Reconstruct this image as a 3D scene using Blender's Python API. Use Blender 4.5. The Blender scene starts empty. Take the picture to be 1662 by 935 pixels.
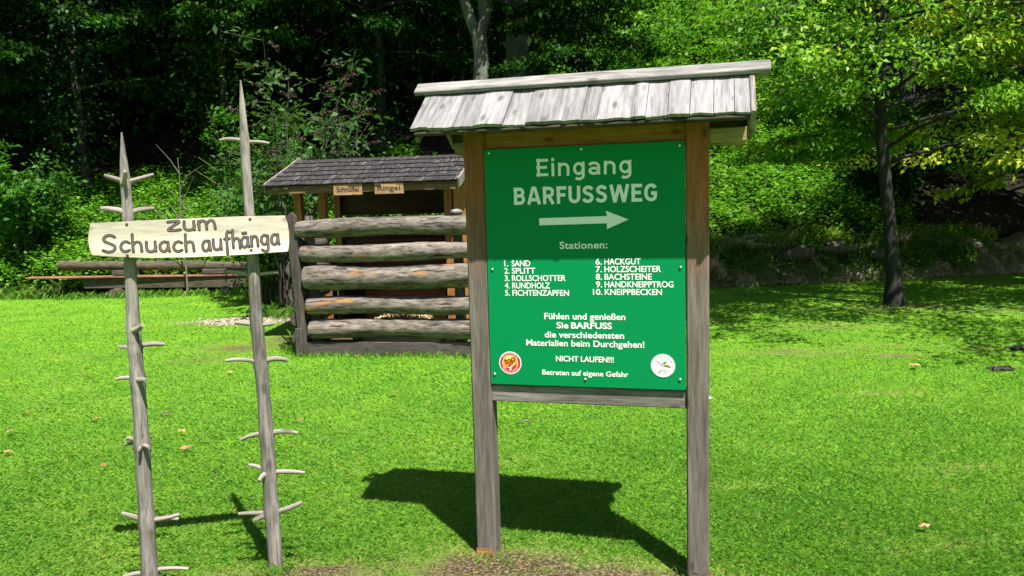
import bpy, math, random
import numpy as np
from mathutils import Vector, Matrix
R = math.radians
sc = bpy.context.scene
C = sc.collection

# ------------------------------------------------------------------ camera, sky, sun, exposure
pitch, roll = 0.1098, 0.028
F = Vector((0, math.cos(pitch), -math.sin(pitch)))
R0 = Vector((1, 0, 0)); U0 = Vector((0, math.sin(pitch), math.cos(pitch)))
RV = math.cos(roll) * R0 - math.sin(roll) * U0
UV = math.cos(roll) * U0 + math.sin(roll) * R0
cd = bpy.data.cameras.new('camera'); cam = bpy.data.objects.new('camera', cd); C.objects.link(cam)
m = Matrix((RV, UV, -F)).transposed().to_4x4(); m.translation = (0, 0, 1.6)
cam.matrix_world = m
cd.sensor_width = 36; cd.lens = 36 * 1280 / 1662; cd.clip_start = 0.05; cd.clip_end = 500
sc.camera = cam

SUN = Vector((0.2177, -0.4061, 0.8875)).normalized()
w = bpy.data.worlds.new('World'); sc.world = w; w.use_nodes = True
nt = w.node_tree; bg = nt.nodes['Background']
sky = nt.nodes.new('ShaderNodeTexSky'); sky.sky_type = 'NISHITA'; sky.sun_disc = False
sky.sun_elevation = math.asin(SUN.z); sky.sun_rotation = math.atan2(SUN.x, SUN.y)
nt.links.new(sky.outputs[0], bg.inputs[0]); bg.inputs[1].default_value = 0.05
sl = bpy.data.lights.new('sun', 'SUN'); sl.energy = 5.0; sl.angle = R(0.5); sl.color = (1, 0.96, 0.88)
so = bpy.data.objects.new('sun', sl); C.objects.link(so)
so.rotation_euler = SUN.to_track_quat('Z', 'Y').to_euler(); so.location = (6, -10, 25)
vs = sc.view_settings; vs.view_transform = 'Standard'; vs.look = 'None'; vs.exposure = 1.45; vs.gamma = 1; vs.use_curve_mapping = False
sc.cycles.max_bounces = 6; sc.cycles.diffuse_bounces = 3; sc.cycles.transmission_bounces = 3
sc.cycles.use_denoising = True

rng = np.random.default_rng(7)
rnd = random.Random(5)

# ------------------------------------------------------------------ materials
def new_mat(name):
    mt = bpy.data.materials.new(name); mt.use_nodes = True
    t = mt.node_tree; b = t.nodes['Principled BSDF']
    return mt, t, b
def node(t, kind, **kw):
    n = t.nodes.new(kind)
    for k, v in kw.items(): setattr(n, k, v)
    return n
def ramp(t, stops):
    n = t.nodes.new('ShaderNodeValToRGB'); e = n.color_ramp.elements
    while len(e) < len(stops): e.new(0.5)
    for el, (p, c) in zip(e, stops): el.position = p; el.color = (*c, 1)
    return n
def mix(t, fac, a, b, mode='MIX'):
    n = t.nodes.new('ShaderNodeMix'); n.data_type = 'RGBA'; n.blend_type = mode
    for s, v in ((n.inputs[0], fac), (n.inputs[6], a), (n.inputs[7], b)):
        if hasattr(v, 'links') or hasattr(v, 'is_linked'): t.links.new(v, s)
        elif isinstance(v, tuple): s.default_value = (*v, 1)
        else: s.default_value = v
    return n.outputs[2]
def noise(t, vec, scale, detail=4, rough=0.55, mul=None):
    if mul is not None:
        mp = t.nodes.new('ShaderNodeMapping'); mp.inputs['Scale'].default_value = mul
        t.links.new(vec, mp.inputs[0]); vec = mp.outputs[0]
    n = t.nodes.new('ShaderNodeTexNoise'); n.inputs['Scale'].default_value = scale
    n.inputs['Detail'].default_value = detail; n.inputs['Roughness'].default_value = rough
    t.links.new(vec, n.inputs['Vector']); return n.outputs['Fac']
def flat_mat(name, col, rough=0.5, metal=0.0):
    mt, t, b = new_mat(name)
    b.inputs['Base Color'].default_value = (*col, 1); b.inputs['Roughness'].default_value = rough
    b.inputs['Metallic'].default_value = metal
    return mt
def wood(name, dark, light, crack=(0.05, 0.045, 0.04), patch=None, patch_at=0.62, fine=70, bump=0.35, rough=0.85, crackamt=0.5, top=None, ztop=None):
    """weathered wood; the attribute 'grain' holds (along, across, depth) metres of each piece"""
    mt, t, b = new_mat(name)
    dark = tuple(x * k_ for x, k_ in zip(dark, (.83, .80, .79))); light = tuple(x * k_ for x, k_ in zip(light, (.83, .80, .79)))
    g = node(t, 'ShaderNodeAttribute', attribute_name='grain').outputs['Vector']
    f1 = noise(t, g, 1, 7, 0.68, (7.0, fine, fine))
    f2 = noise(t, g, 1, 3, 0.5, (1.2, 9, 9))
    f3 = noise(t, g, 1, 5, 0.6, (3.5, fine * 1.5, fine * 1.5))
    r1 = ramp(t, [(0.36, dark), (0.64, light)]); t.links.new(f1, r1.inputs[0])
    r2 = ramp(t, [(0.3, (0.55, 0.55, 0.55)), (0.7, (1.15, 1.15, 1.15))]); t.links.new(f2, r2.inputs[0])
    col = mix(t, 1.0, r1.outputs[0], r2.outputs[0], 'MULTIPLY')
    if patch:
        p = noise(t, g, 1, 3, 0.5, (2.3, 11, 11))
        pr = ramp(t, [(patch_at, (0, 0, 0)), (patch_at + 0.07, (1, 1, 1))]); t.links.new(p, pr.inputs[0])
        col = mix(t, pr.outputs[0], col, patch)
    if top:
        tc = node(t, 'ShaderNodeTexCoord'); sx = node(t, 'ShaderNodeSeparateXYZ'); t.links.new(tc.outputs['Object'], sx.inputs[0])
        zz = node(t, 'ShaderNodeMath', operation='ADD'); t.links.new(sx.outputs[2], zz.inputs[0])
        nz = node(t, 'ShaderNodeMath', operation='MULTIPLY'); nz.inputs[1].default_value = 0.25; t.links.new(f2, nz.inputs[0]); t.links.new(nz.outputs[0], zz.inputs[1])
        mr = node(t, 'ShaderNodeMapRange'); mr.inputs[1].default_value = ztop[0]; mr.inputs[2].default_value = ztop[1]; t.links.new(zz.outputs[0], mr.inputs[0])
        tm = mix(t, 1.0, r2.outputs[0], top, 'MULTIPLY')
        gm = ramp(t, [(0.3, (0.7, 0.66, 0.6)), (0.7, (1.15, 1.15, 1.15))]); t.links.new(f1, gm.inputs[0])
        tm = mix(t, 1.0, tm, gm.outputs[0], 'MULTIPLY')
        col = mix(t, mr.outputs[0], col, tm)
    cr = ramp(t, [(0.37, (1, 1, 1)), (0.41, (0, 0, 0))]); t.links.new(f3, cr.inputs[0])
    cm = node(t, 'ShaderNodeMath', operation='MULTIPLY'); cm.inputs[1].default_value = crackamt; t.links.new(cr.outputs[0], cm.inputs[0])
    col = mix(t, cm.outputs[0], col, crack)
    # knots
    vmap = t.nodes.new('ShaderNodeMapping'); vmap.inputs['Scale'].default_value = (5.0, 11, 11); t.links.new(g, vmap.inputs[0])
    vo = t.nodes.new('ShaderNodeTexVoronoi'); vo.inputs['Scale'].default_value = 1.0; t.links.new(vmap.outputs[0], vo.inputs['Vector'])
    kr = ramp(t, [(0.08, (0.8, 0.8, 0.8)), (0.17, (0, 0, 0))]); t.links.new(vo.outputs['Distance'], kr.inputs[0])
    col = mix(t, kr.outputs[0], col, tuple(x * 0.45 for x in dark))
    t.links.new(col, b.inputs['Base Color']); b.inputs['Roughness'].default_value = rough
    b.inputs['Specular IOR Level'].default_value = 0.25
    ad = node(t, 'ShaderNodeMath', operation='SUBTRACT'); t.links.new(f1, ad.inputs[0]); t.links.new(cm.outputs[0], ad.inputs[1])
    bp = t.nodes.new('ShaderNodeBump'); bp.inputs['Strength'].default_value = bump; bp.inputs['Distance'].default_value = 0.006
    t.links.new(ad.outputs[0], bp.inputs['Height']); t.links.new(bp.outputs[0], b.inputs['Normal'])
    return mt
def leaf_mat(name, stops, transl=0.35, rough=0.45):
    mt, t, b = new_mat(name)
    a = node(t, 'ShaderNodeAttribute', attribute_name='tint').outputs['Fac']
    r = ramp(t, stops); t.links.new(a, r.inputs[0])
    t.links.new(r.outputs[0], b.inputs['Base Color']); b.inputs['Roughness'].default_value = rough
    b.inputs['Specular IOR Level'].default_value = 0.15
    tr = t.nodes.new('ShaderNodeBsdfTranslucent')
    br = mix(t, 1.0, r.outputs[0], (1.25, 1.35, 0.6), 'MULTIPLY'); t.links.new(br, tr.inputs[0])
    ms = t.nodes.new('ShaderNodeMixShader'); ms.inputs[0].default_value = transl
    t.links.new(b.outputs[0], ms.inputs[1]); t.links.new(tr.outputs[0], ms.inputs[2])
    t.links.new(ms.outputs[0], t.nodes['Material Output'].inputs[0])
    return mt
def bark(name, dark, light, scale=9):
    mt, t, b = new_mat(name)
    g = node(t, 'ShaderNodeTexCoord').outputs['Object']
    f = noise(t, g, scale, 6, 0.65, (1, 1, 0.35)); f2 = noise(t, g, 3, 3, 0.5)
    r = ramp(t, [(0.35, dark), (0.65, light)]); t.links.new(f, r.inputs[0])
    r2 = ramp(t, [(0.5, (1, 1, 1)), (0.7, (0.55, 0.7, 0.4))]); t.links.new(f2, r2.inputs[0])
    t.links.new(mix(t, 1.0, r.outputs[0], r2.outputs[0], 'MULTIPLY'), b.inputs['Base Color']); b.inputs['Roughness'].default_value = 0.9
    bp = t.nodes.new('ShaderNodeBump'); bp.inputs['Strength'].default_value = 0.8; bp.inputs['Distance'].default_value = 0.03
    t.links.new(f, bp.inputs['Height']); t.links.new(bp.outputs[0], b.inputs['Normal'])
    return mt

M = {}
M['post'] = wood('weathered_post_wood', (0.12, 0.10, 0.085), (0.22, 0.19, 0.168), top=(0.28, 0.10, 0.035), ztop=(1.35, 1.75), fine=80, crackamt=0.55)
M['rail'] = wood('weathered_rail_wood', (0.15, 0.135, 0.12), (0.31, 0.28, 0.255), fine=80)
M['header'] = wood('sheltered_rail_wood', (0.20, 0.085, 0.035), (0.34, 0.15, 0.065), crackamt=0.25, fine=60, bump=0.15)
M['shingle'] = wood('silver_roof_wood', (0.18, 0.18, 0.183), (0.31, 0.31, 0.31), crack=(0.07, 0.07, 0.07), fine=55, crackamt=0.45, bump=0.5)
M['ridge'] = wood('ridge_board_wood', (0.16, 0.157, 0.15), (0.32, 0.315, 0.30), fine=45, crackamt=0.6)
M['sheath'] = wood('sheathing_wood', (0.03, 0.024, 0.018), (0.07, 0.055, 0.04), crackamt=0.3)
M['purlin'] = wood('purlin_wood', (0.24, 0.18, 0.10), (0.42, 0.33, 0.19), crackamt=0.25)
M['pole'] = wood('bare_pole_wood', (0.15, 0.135, 0.12), (0.37, 0.34, 0.31), crack=(0.07, 0.065, 0.06), fine=75, crackamt=0.75, bump=0.6)
M['peg'] = wood('bare_branch_wood', (0.17, 0.155, 0.13), (0.37, 0.345, 0.30), fine=90, crackamt=0.5)
M['carved'] = wood('pale_sign_wood', (0.56, 0.50, 0.41), (0.76, 0.70, 0.59), crack=(0.28, 0.21, 0.13), fine=45, crackamt=0.35, bump=0.12, patch=(0.40, 0.27, 0.13), patch_at=0.70)
M['log'] = wood('grey_fence_log_wood', (0.075, 0.064, 0.053), (0.27, 0.24, 0.205), crack=(0.018, 0.015, 0.013), patch=(0.24, 0.125, 0.04), patch_at=0.63, fine=26, bump=1.0, crackamt=0.9)
M['darkwood'] = wood('dark_plank_wood', (0.055, 0.045, 0.04), (0.13, 0.115, 0.10), fine=50, crackamt=0.5)
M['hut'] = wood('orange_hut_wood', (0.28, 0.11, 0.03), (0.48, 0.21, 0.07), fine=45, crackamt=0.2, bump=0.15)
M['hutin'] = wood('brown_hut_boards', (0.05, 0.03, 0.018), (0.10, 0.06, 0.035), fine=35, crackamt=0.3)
M['box'] = wood('red_brown_box_wood', (0.10, 0.035, 0.018), (0.17, 0.065, 0.03), fine=35, crackamt=0.25, bump=0.15)
M['tar'] = wood('dark_shingle_wood', (0.018, 0.017, 0.019), (0.055, 0.051, 0.054), crack=(0.22, 0.20, 0.18), fine=30, crackamt=0.55, bump=0.6)
M['fascia'] = wood('fascia_wood', (0.15, 0.09, 0.04), (0.28, 0.18, 0.085), fine=50)
M['board'] = wood('name_board_wood', (0.36, 0.22, 0.10), (0.50, 0.33, 0.17), fine=40, crackamt=0.2, bump=0.1)
M['timber'] = wood('old_timber_wood', (0.045, 0.037, 0.023), (0.14, 0.12, 0.08), fine=35, crackamt=0.5)
M['redplank'] = wood('reddish_plank_wood', (0.20, 0.085, 0.05), (0.32, 0.16, 0.10), fine=35)
M['green'] = flat_mat('green_sign_enamel', (0.001, 0.175, 0.055), 0.5)
M['green'].node_tree.nodes['Principled BSDF'].inputs['Specular IOR Level'].default_value = 0.08
M['white'] = flat_mat('white_sign_letters', (0.68, 0.70, 0.68), 0.5)
M['metal'] = flat_mat('zinc_screw', (0.6, 0.6, 0.6), 0.3, 0.9)
M['groove'] = flat_mat('shaded_groove', (0.035, 0.026, 0.022), 0.9)  # dark ribbon colour stands for the shade inside a carved groove
M['groove_in'] = flat_mat('groove_wood', (0.13, 0.10, 0.085), 0.9)
M['red'] = flat_mat('emblem_red', (0.42, 0.012, 0.03), 0.4)
M['orange'] = flat_mat('emblem_orange', (0.75, 0.26, 0.02), 0.4)
M['yellow'] = flat_mat('emblem_yellow', (0.80, 0.52, 0.06), 0.4)
M['maroon'] = flat_mat('emblem_maroon', (0.20, 0.03, 0.015), 0.4)
M['pink'] = flat_mat('emblem_pink_letters', (0.72, 0.50, 0.52), 0.4)
M['brown'] = flat_mat('emblem_brown', (0.28, 0.12, 0.05), 0.5)
M['emgreen'] = flat_mat('emblem_green', (0.05, 0.25, 0.07), 0.5)
M['grey'] = flat_mat('emblem_grey_lines', (0.22, 0.20, 0.22), 0.5)
M['ink'] = flat_mat('dark_lettering', (0.03, 0.018, 0.01), 0.8)
G3 = lambda a, b, c: [(0.0, a), (0.5, b), (1.0, c)]
M['leaf_dark'] = leaf_mat('shade_tree_leaves', G3((0.005, 0.022, 0.003), (0.016, 0.062, 0.006), (0.075, 0.19, 0.012)))  # forest shade and sunlit sprays put into the leaf colour, near-black to green
M['leaf_mid'] = leaf_mat('shrub_leaves', G3((0.022, 0.075, 0.010), (0.045, 0.14, 0.016), (0.09, 0.21, 0.02)))
M['leaf_yellow'] = leaf_mat('yellow_green_leaves', G3((0.04, 0.13, 0.009), (0.115, 0.25, 0.016), (0.36, 0.41, 0.045)))  # pale yellow end paints sunlit sprays into the leaf colour
M['leaf_grey'] = leaf_mat('grey_green_leaves', G3((0.03, 0.065, 0.022), (0.055, 0.115, 0.035), (0.09, 0.16, 0.045)))
M['herb'] = leaf_mat('herb_leaves', G3((0.028, 0.10, 0.009), (0.095, 0.24, 0.02), (0.19, 0.35, 0.045)))
M['grass'] = leaf_mat('lawn_grass_blades', [(0.0, (0.045, 0.138, 0.013)), (0.45, (0.112, 0.255, 0.025)), (0.72, (0.225, 0.335, 0.050)), (0.86, (0.28, 0.28, 0.09)), (1.0, (0.33, 0.25, 0.13))], 0.44, 0.6)
M['flower'] = leaf_mat('faded_flower_spikes', G3((0.026, 0.018, 0.013), (0.055, 0.036, 0.03), (0.08, 0.052, 0.045)), 0.1)
M['dryleaf'] = leaf_mat('fallen_brown_leaves', G3((0.13, 0.065, 0.03), (0.27, 0.14, 0.055), (0.42, 0.27, 0.13)), 0.2)
M['chips'] = leaf_mat('wood_chip_heap', G3((0.22, 0.15, 0.08), (0.42, 0.32, 0.17), (0.58, 0.48, 0.30)), 0.0, 0.9)
M['gravel'] = leaf_mat('pale_pebbles', G3((0.10, 0.085, 0.06), (0.24, 0.21, 0.16), (0.40, 0.36, 0.30)), 0.0, 0.9)
M['bark'] = bark('dark_tree_bark', (0.010, 0.008, 0.006), (0.038, 0.032, 0.025))
M['bark_dark'] = bark('nearly_black_bark', (0.004, 0.0035, 0.003), (0.020, 0.017, 0.013))
M['bark_pale'] = bark('pale_mossy_bark', (0.025, 0.024, 0.018), (0.13, 0.125, 0.10), 6)
M['bark_grey'] = bark('grey_smooth_bark', (0.05, 0.05, 0.048), (0.12, 0.12, 0.115), 4)
M['twig'] = flat_mat('dark_twig', (0.04, 0.03, 0.024), 0.9)
M['twig_pale'] = flat_mat('pale_dead_twig', (0.12, 0.10, 0.08), 0.9)

# ------------------------------------------------------------------ helpers
def tag(o, label=None, cat=None, group=None, kind=None):
    if label: o['label'] = label
    if cat: o['category'] = cat
    if group: o['group'] = group
    if kind: o['kind'] = kind
    return o
def empty(name, loc, rz=0, label=None, cat=None, group=None):
    o = bpy.data.objects.new(name, None); C.objects.link(o); o.location = loc; o.rotation_euler = (0, 0, rz)
    o.empty_display_size = 0.2
    return tag(o, label, cat, group)

class MB:
    def __init__(s): s.v = []; s.f = []; s.g = []; s.sm = []
    def _add(s, verts, faces, grain, smooth=False):
        o = len(s.v); s.v += [tuple(x) for x in verts]; s.g += grain
        s.f += [tuple(i + o for i in f) for f in faces]; s.sm += [smooth] * len(faces)
    def box(s, lo, hi, axis=0, rot=None, org=None, bev=0.004):
        """box between corners with small chamfered long edges; axis is the grain direction"""
        lo = Vector(lo); hi = Vector(hi); d = hi - lo; o3 = [rnd.uniform(0, 50) for _ in range(3)]
        b = [0 if i == axis else min(bev, d[i] * 0.3) for i in range(3)]
        a1, a2 = [i for i in range(3) if i != axis]
        ring = [(b[a1], 0), (d[a1] - b[a1], 0), (d[a1], b[a2]), (d[a1], d[a2] - b[a2]), (d[a1] - b[a1], d[a2]), (b[a1], d[a2]), (0, d[a2] - b[a2]), (0, b[a2])]
        vs_, gr = [], []
        n = max(1, int(d[axis] / 0.25))
        for k in range(n + 1):
            for p in ring:
                q = [0, 0, 0]; q[axis] = d[axis] * k / n; q[a1] = p[0]; q[a2] = p[1]
                gr.append((q[axis] + o3[0], q[a1] + o3[1], q[a2] + o3[2])); vs_.append(lo + Vector(q))
        fs = []
        flip = (axis == 1)
        for k in range(n):
            for i in range(8):
                a = k * 8 + i; b_ = k * 8 + (i + 1) % 8
                fs.append((a, a + 8, b_ + 8, b_) if not flip else (a, b_, b_ + 8, a + 8))
        fs.append(tuple(range(8)) if not flip else tuple(range(7, -1, -1)))
        e = tuple(n * 8 + i for i in range(8)); fs.append(e[::-1] if not flip else e)
        if rot is not None:
            oo = Vector(org or (0, 0, 0)); vs_ = [rot @ (p - oo) + oo for p in vs_]
        s._add(vs_, fs, gr)
    def tube(s, pts, rad, sides=12, jit=0.0, cap=True, flat=None, smooth=True):
        P = [Vector(p) for p in pts]; n = len(P)
        if not hasattr(rad, '__len__'): rad = [rad] * n
        o3 = [rnd.uniform(0, 50) for _ in range(3)]; L = 0
        ph = [rnd.uniform(0, 6.28) for _ in range(3)]
        vs_, gr = [], []; prev = None
        for k in range(n):
            t = (P[min(k + 1, n - 1)] - P[max(k - 1, 0)]).normalized()
            if prev is None:
                a = Vector((0, 0, 1)) if abs(t.z) < 0.8 else Vector((1, 0, 0)); x = t.cross(a).normalized()
            else: x = (prev - t * prev.dot(t)).normalized()
            prev = x; y = t.cross(x)
            if k: L += (P[k] - P[k - 1]).length
            for i in range(sides):
                an = 6.28318 * i / sides
                r = rad[k] * (1 + jit * (math.sin(2 * an + ph[0] + L * 3) * 0.6 + math.sin(5 * an + ph[1] + L * 9) * 0.35 + rnd.uniform(-.25, .25)))
                cx, cy = math.cos(an) * r, math.sin(an) * r
                vs_.append(P[k] + x * cx + y * cy)
                gr.append((L + o3[0], cx + o3[1], cy + o3[2]))
        fs = []
        for k in range(n - 1):
            for i in range(sides):
                a = k * sides + i; b_ = k * sides + (i + 1) % sides
                fs.append((a, b_, b_ + sides, a + sides))
        s._add(vs_, fs, gr, smooth)
        if cap:
            for k, f in ((0, range(sides - 1, -1, -1)), (n - 1, range(sides))):
                ring = [vs_[k * sides + i] for i in f]
                s._add(ring, [tuple(range(sides))], [(o3[0] + (p - P[k]).x * .02, p.x * 2 + o3[1], p.z * 2 + o3[2]) for p in ring])
    def poly(s, pts, depth, grain=(0, 2)):
        """closed polygon (x,z) given as 3D points, extruded by vector depth"""
        P = [Vector(p) for p in pts]; D = Vector(depth); n = len(P); o3 = [rnd.uniform(0, 50) for _ in range(3)]
        V = P + [p + D for p in P]
        G = [(p[grain[0]] + o3[0], p[grain[1]] + o3[1], o3[2] + (0 if i < n else D.length)) for i, p in enumerate(V)]
        s._add(V, [tuple(range(n)), tuple(range(2 * n - 1, n - 1, -1))] + [(i, i + n, (i + 1) % n + n, (i + 1) % n) for i in range(n)], G)
    def build(s, name, mat, parent=None, loc=None):
        me = bpy.data.meshes.new(name); me.from_pydata(s.v, [], s.f); me.materials.append(mat)
        at = me.attributes.new('grain', 'FLOAT_VECTOR', 'POINT'); at.data.foreach_set('vector', np.array(s.g, np.float32).ravel())
        me.polygons.foreach_set('use_smooth', s.sm); me.update()
        o = bpy.data.objects.new(name, me); C.objects.link(o)
        if parent: o.parent = parent
        if loc: o.location = loc
        return o

def quads(name, V, tint, mat, parent=None, k=4):
    """mesh of N separate k-gons; V has shape (N,k,3); tint one value per face"""
    N = len(V); me = bpy.data.meshes.new(name)
    me.vertices.add(N * k); me.loops.add(N * k); me.polygons.add(N)
    me.vertices.foreach_set('co', np.ascontiguousarray(V, np.float32).ravel())
    me.loops.foreach_set('vertex_index', np.arange(N * k, dtype=np.int32))
    me.polygons.foreach_set('loop_start', np.arange(0, N * k, k, dtype=np.int32))
    me.update(calc_edges=True); me.materials.append(mat)
    at = me.attributes.new('tint', 'FLOAT', 'FACE'); at.data.foreach_set('value', np.clip(tint, 0, 1).astype(np.float32))
    o = bpy.data.objects.new(name, me); C.objects.link(o)
    if parent: o.parent = parent
    return o
def nrm(a): return a / np.maximum(np.linalg.norm(a, axis=-1, keepdims=True), 1e-6)
def leaves(name, P, D, Nn, L, W, tint, mat, parent=None):
    P = np.asarray(P); D = nrm(D); S = nrm(np.cross(D, Nn)); Nn = np.cross(S, D)
    L = np.broadcast_to(np.asarray(L, float).reshape(-1, 1), (len(P), 1)); W = np.broadcast_to(np.asarray(W, float).reshape(-1, 1), (len(P), 1))
    V = np.stack([P, P + D * L * .45 + S * W * .5 + Nn * W * .18, P + D * L - Nn * L * .12, P + D * L * .45 - S * W * .5 + Nn * W * .18], 1)
    return quads(name, V, tint, mat, parent)

# ------------------------------------------------------------------ ground: one sheet, lawn running into the wooded slope
def sstep(a, b, x):
    t = np.clip((x - a) / (b - a), 0, 1); return t * t * (3 - 2 * t)
def edge(x):
    x = np.asarray(x, float)
    return 15.0 - 1.4 * sstep(-4.2, -1.5, x) + 0.16 * np.maximum(x - 3, 0)
def wav(x, y): return 0.5 * np.sin(x * 1.3 + np.sin(y * .9)) * np.sin(y * 1.1 + .7) + 0.3 * np.sin(x * 2.9 + y * 2.1) + 0.2 * np.sin(x * 5.3 - y * 4.7 + 1)
def hgt(x, y):
    x = np.asarray(x, float); y = np.asarray(y, float); d = y - edge(x)
    right = sstep(1.5, 3.0, x)
    z = 0.012 * wav(x, y) * sstep(3.5, 7, y)
    z = z - 0.042 * np.exp(-(((x - .85) / .5) ** 2 + ((y - 3.1) / .45) ** 2))
    rise = np.where(d > 0, right * (0.72 * sstep(0.15, 0.7, d) + 0.52 * np.maximum(d - .3, 0)) + (1 - right) * (0.15 * sstep(0, .6, d) + 0.52 * np.maximum(d - .2, 0)), 0)
    return z + rise + np.where(d > 0, 0.12 * wav(x * 1.7, y * 1.7) * sstep(0, 2, d), 0)
BLOBS = [(-.12, 3.33, .36, .17, 1.7), (.33, 3.20, .35, .16, 1.8), (.64, 3.12, .3, .18, 1.5), (-.98, 3.30, .38, .10, 1.5), (-1.5, 3.2, .2, .08, .8), (-1.5, 3.1, .3, .1, .6),
         (-3.1, 9.0, .55, .35, .8), (-2.72, 9.5, .4, .5, .9), (-3.3, 8.3, .35, .2, .5), (-3.7, 11.1, .85, .3, 1.2),
         (2.75, 7.9, .38, .16, .75), (3.1, 7.7, .35, .13, .6), (3.75, 7.55, .25, .15, .8), (3.7, 8.0, .5, .12, .5), (2.9, 6.1, .3, .08, .55), (4.7, 7.8, .3, .15, .6), (3.75, 9.3, .7, .2, .6),
         (2.6, 4.4, .35, .08, .35), (1.9, 3.4, .3, .1, .35), (1.25, 4.2, .3, .07, .35), (5.3, 10.8, .9, .35, .7), (7.0, 10.2, 1.6, .4, .5), (-6, 7.6, .5, .2, .3), (-4.9, 8.8, .5, .15, .3)]
def bare(x, y):
    b = np.zeros_like(x)
    for (cx, cy, sx, sy, a) in BLOBS: b = np.maximum(b, a * np.exp(-((x - cx) / sx) ** 2 - ((y - cy) / sy) ** 2))
    n = 0.5 + 0.5 * np.sin(x * 17 + 3 * np.sin(y * 13)) * np.sin(y * 19 + 2 * np.sin(x * 11))
    return np.clip(b * (0.55 + 0.8 * n), 0, 1)
xs = np.concatenate([np.linspace(-60, -16, 23)[:-1], np.linspace(-16, 16, 270), np.linspace(16, 60, 23)[1:]])
ys = np.concatenate([np.linspace(-30, 1, 14)[:-1], np.linspace(1, 27, 300), np.linspace(27, 90, 32)[1:]])
X, Y = np.meshgrid(xs, ys); Z = hgt(X, Y) + 0.0
nx, ny = len(xs), len(ys)
me = bpy.data.meshes.new('ground')
idx = np.arange(nx * ny).reshape(ny, nx)
Fq = np.stack([idx[:-1, :-1], idx[:-1, 1:], idx[1:, 1:], idx[1:, :-1]], -1).reshape(-1, 4)
me.vertices.add(nx * ny); me.loops.add(Fq.size); me.polygons.add(len(Fq))
me.vertices.foreach_set('co', np.stack([X, Y, Z], -1).astype(np.float32).ravel())
me.loops.foreach_set('vertex_index', Fq.astype(np.int32).ravel()); me.polygons.foreach_set('loop_start', np.arange(0, Fq.size, 4, dtype=np.int32))
me.update(calc_edges=True); me.polygons.foreach_set('use_smooth', np.ones(len(Fq), bool))
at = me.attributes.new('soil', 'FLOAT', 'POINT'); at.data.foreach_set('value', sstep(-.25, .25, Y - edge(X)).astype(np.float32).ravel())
at = me.attributes.new('dry', 'FLOAT', 'POINT'); at.data.foreach_set('value', bare(X, Y).astype(np.float32).ravel())
gm, t, b = new_mat('lawn_and_forest_soil')
pos = node(t, 'ShaderNodeTexCoord').outputs['Object']
n1 = noise(t, pos, 60, 5, .7); n2 = noise(t, pos, 1.3, 4); n3 = noise(t, pos, 9, 5)
gr = ramp(t, [(.3, (.07, .19, .010)), (.7, (.13, .31, .018))]); t.links.new(n1, gr.inputs[0])
g2 = ramp(t, [(.35, (.8, .85, .8)), (.65, (1.3, 1.1, 1.1))]); t.links.new(n2, g2.inputs[0])
lawn = mix(t, 1.0, gr.outputs[0], g2.outputs[0], 'MULTIPLY')
dr = ramp(t, [(.40, (.025, .018, .010)), (.52, (.085, .062, .034)), (.66, (.26, .20, .115))]); t.links.new(n1, dr.inputs[0])
lawn = mix(t, node(t, 'ShaderNodeAttribute', attribute_name='dry').outputs['Fac'], lawn, dr.outputs[0])
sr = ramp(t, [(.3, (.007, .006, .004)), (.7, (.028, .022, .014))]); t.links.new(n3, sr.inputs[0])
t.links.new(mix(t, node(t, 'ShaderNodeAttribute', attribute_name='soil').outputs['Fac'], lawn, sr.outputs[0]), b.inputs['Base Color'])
b.inputs['Roughness'].default_value = 0.95; b.inputs['Specular IOR Level'].default_value = 0.1
bp = t.nodes.new('ShaderNodeBump'); bp.inputs['Strength'].default_value = .7; bp.inputs['Distance'].default_value = .03
t.links.new(n1, bp.inputs['Height']); t.links.new(bp.outputs[0], b.inputs['Normal'])
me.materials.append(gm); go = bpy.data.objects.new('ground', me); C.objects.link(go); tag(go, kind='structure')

# lawn grass, denser and finer near the sign
def grass(n, y0, y1):
    u = rng.random(n); y = 1 / (1 / y0 + (1 / y1 - 1 / y0) * u ** .93)
    x = (rng.random(n) * 2 - 1) * (y * .70 + .5)
    bx = bare(x, y); keep = (y < edge(x) + .15) & (rng.random(n) > bx * .95)
    x, y, bx = x[keep], y[keep], bx[keep]; n = len(x)
    h = (0.016 + 0.017 * rng.random(n)) * (.9 + .02 * y) * (1 - .45 * bx); wd = (0.0021 + .0017 * rng.random(n)) * np.maximum(y / 3.6, .85)
    az = rng.random(n) * 6.283; ln = .4 + 1.0 * rng.random(n)
    bd = np.stack([np.cos(az) * ln, np.sin(az) * ln, np.ones(n)], -1); bd = nrm(bd) * h[:, None]
    a2 = az + 1.57 + rng.normal(0, .4, n); sd = np.stack([np.cos(a2), np.sin(a2), 0 * a2], -1) * wd[:, None] * .5
    B = np.stack([x, y, hgt(x, y) - .004], -1)
    droop = np.stack([np.cos(az), np.sin(az), -.35 + 0 * az], -1) * (h * .35)[:, None]
    V = np.stack([B - sd, B + sd, B + bd * .62 + sd * .8, B + bd + droop], 1)
    broad = wav(x * .9, y * .9) * .15 + wav(x * 3.1 + 4, y * 4.3) * .10 + wav(x * 9 + 1, y * 11) * .09
    tint = .40 + broad + rng.normal(0, .13, n) + .05 * np.clip((y - 5) / 8, 0, 1)
    tint = np.where(rng.random(n) < .014 + bx * .75, .84 + .14 * rng.random(n), np.clip(tint, 0, .76))
    return V, tint
parts = [grass(720000, 2.5, 15.6)]
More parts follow.
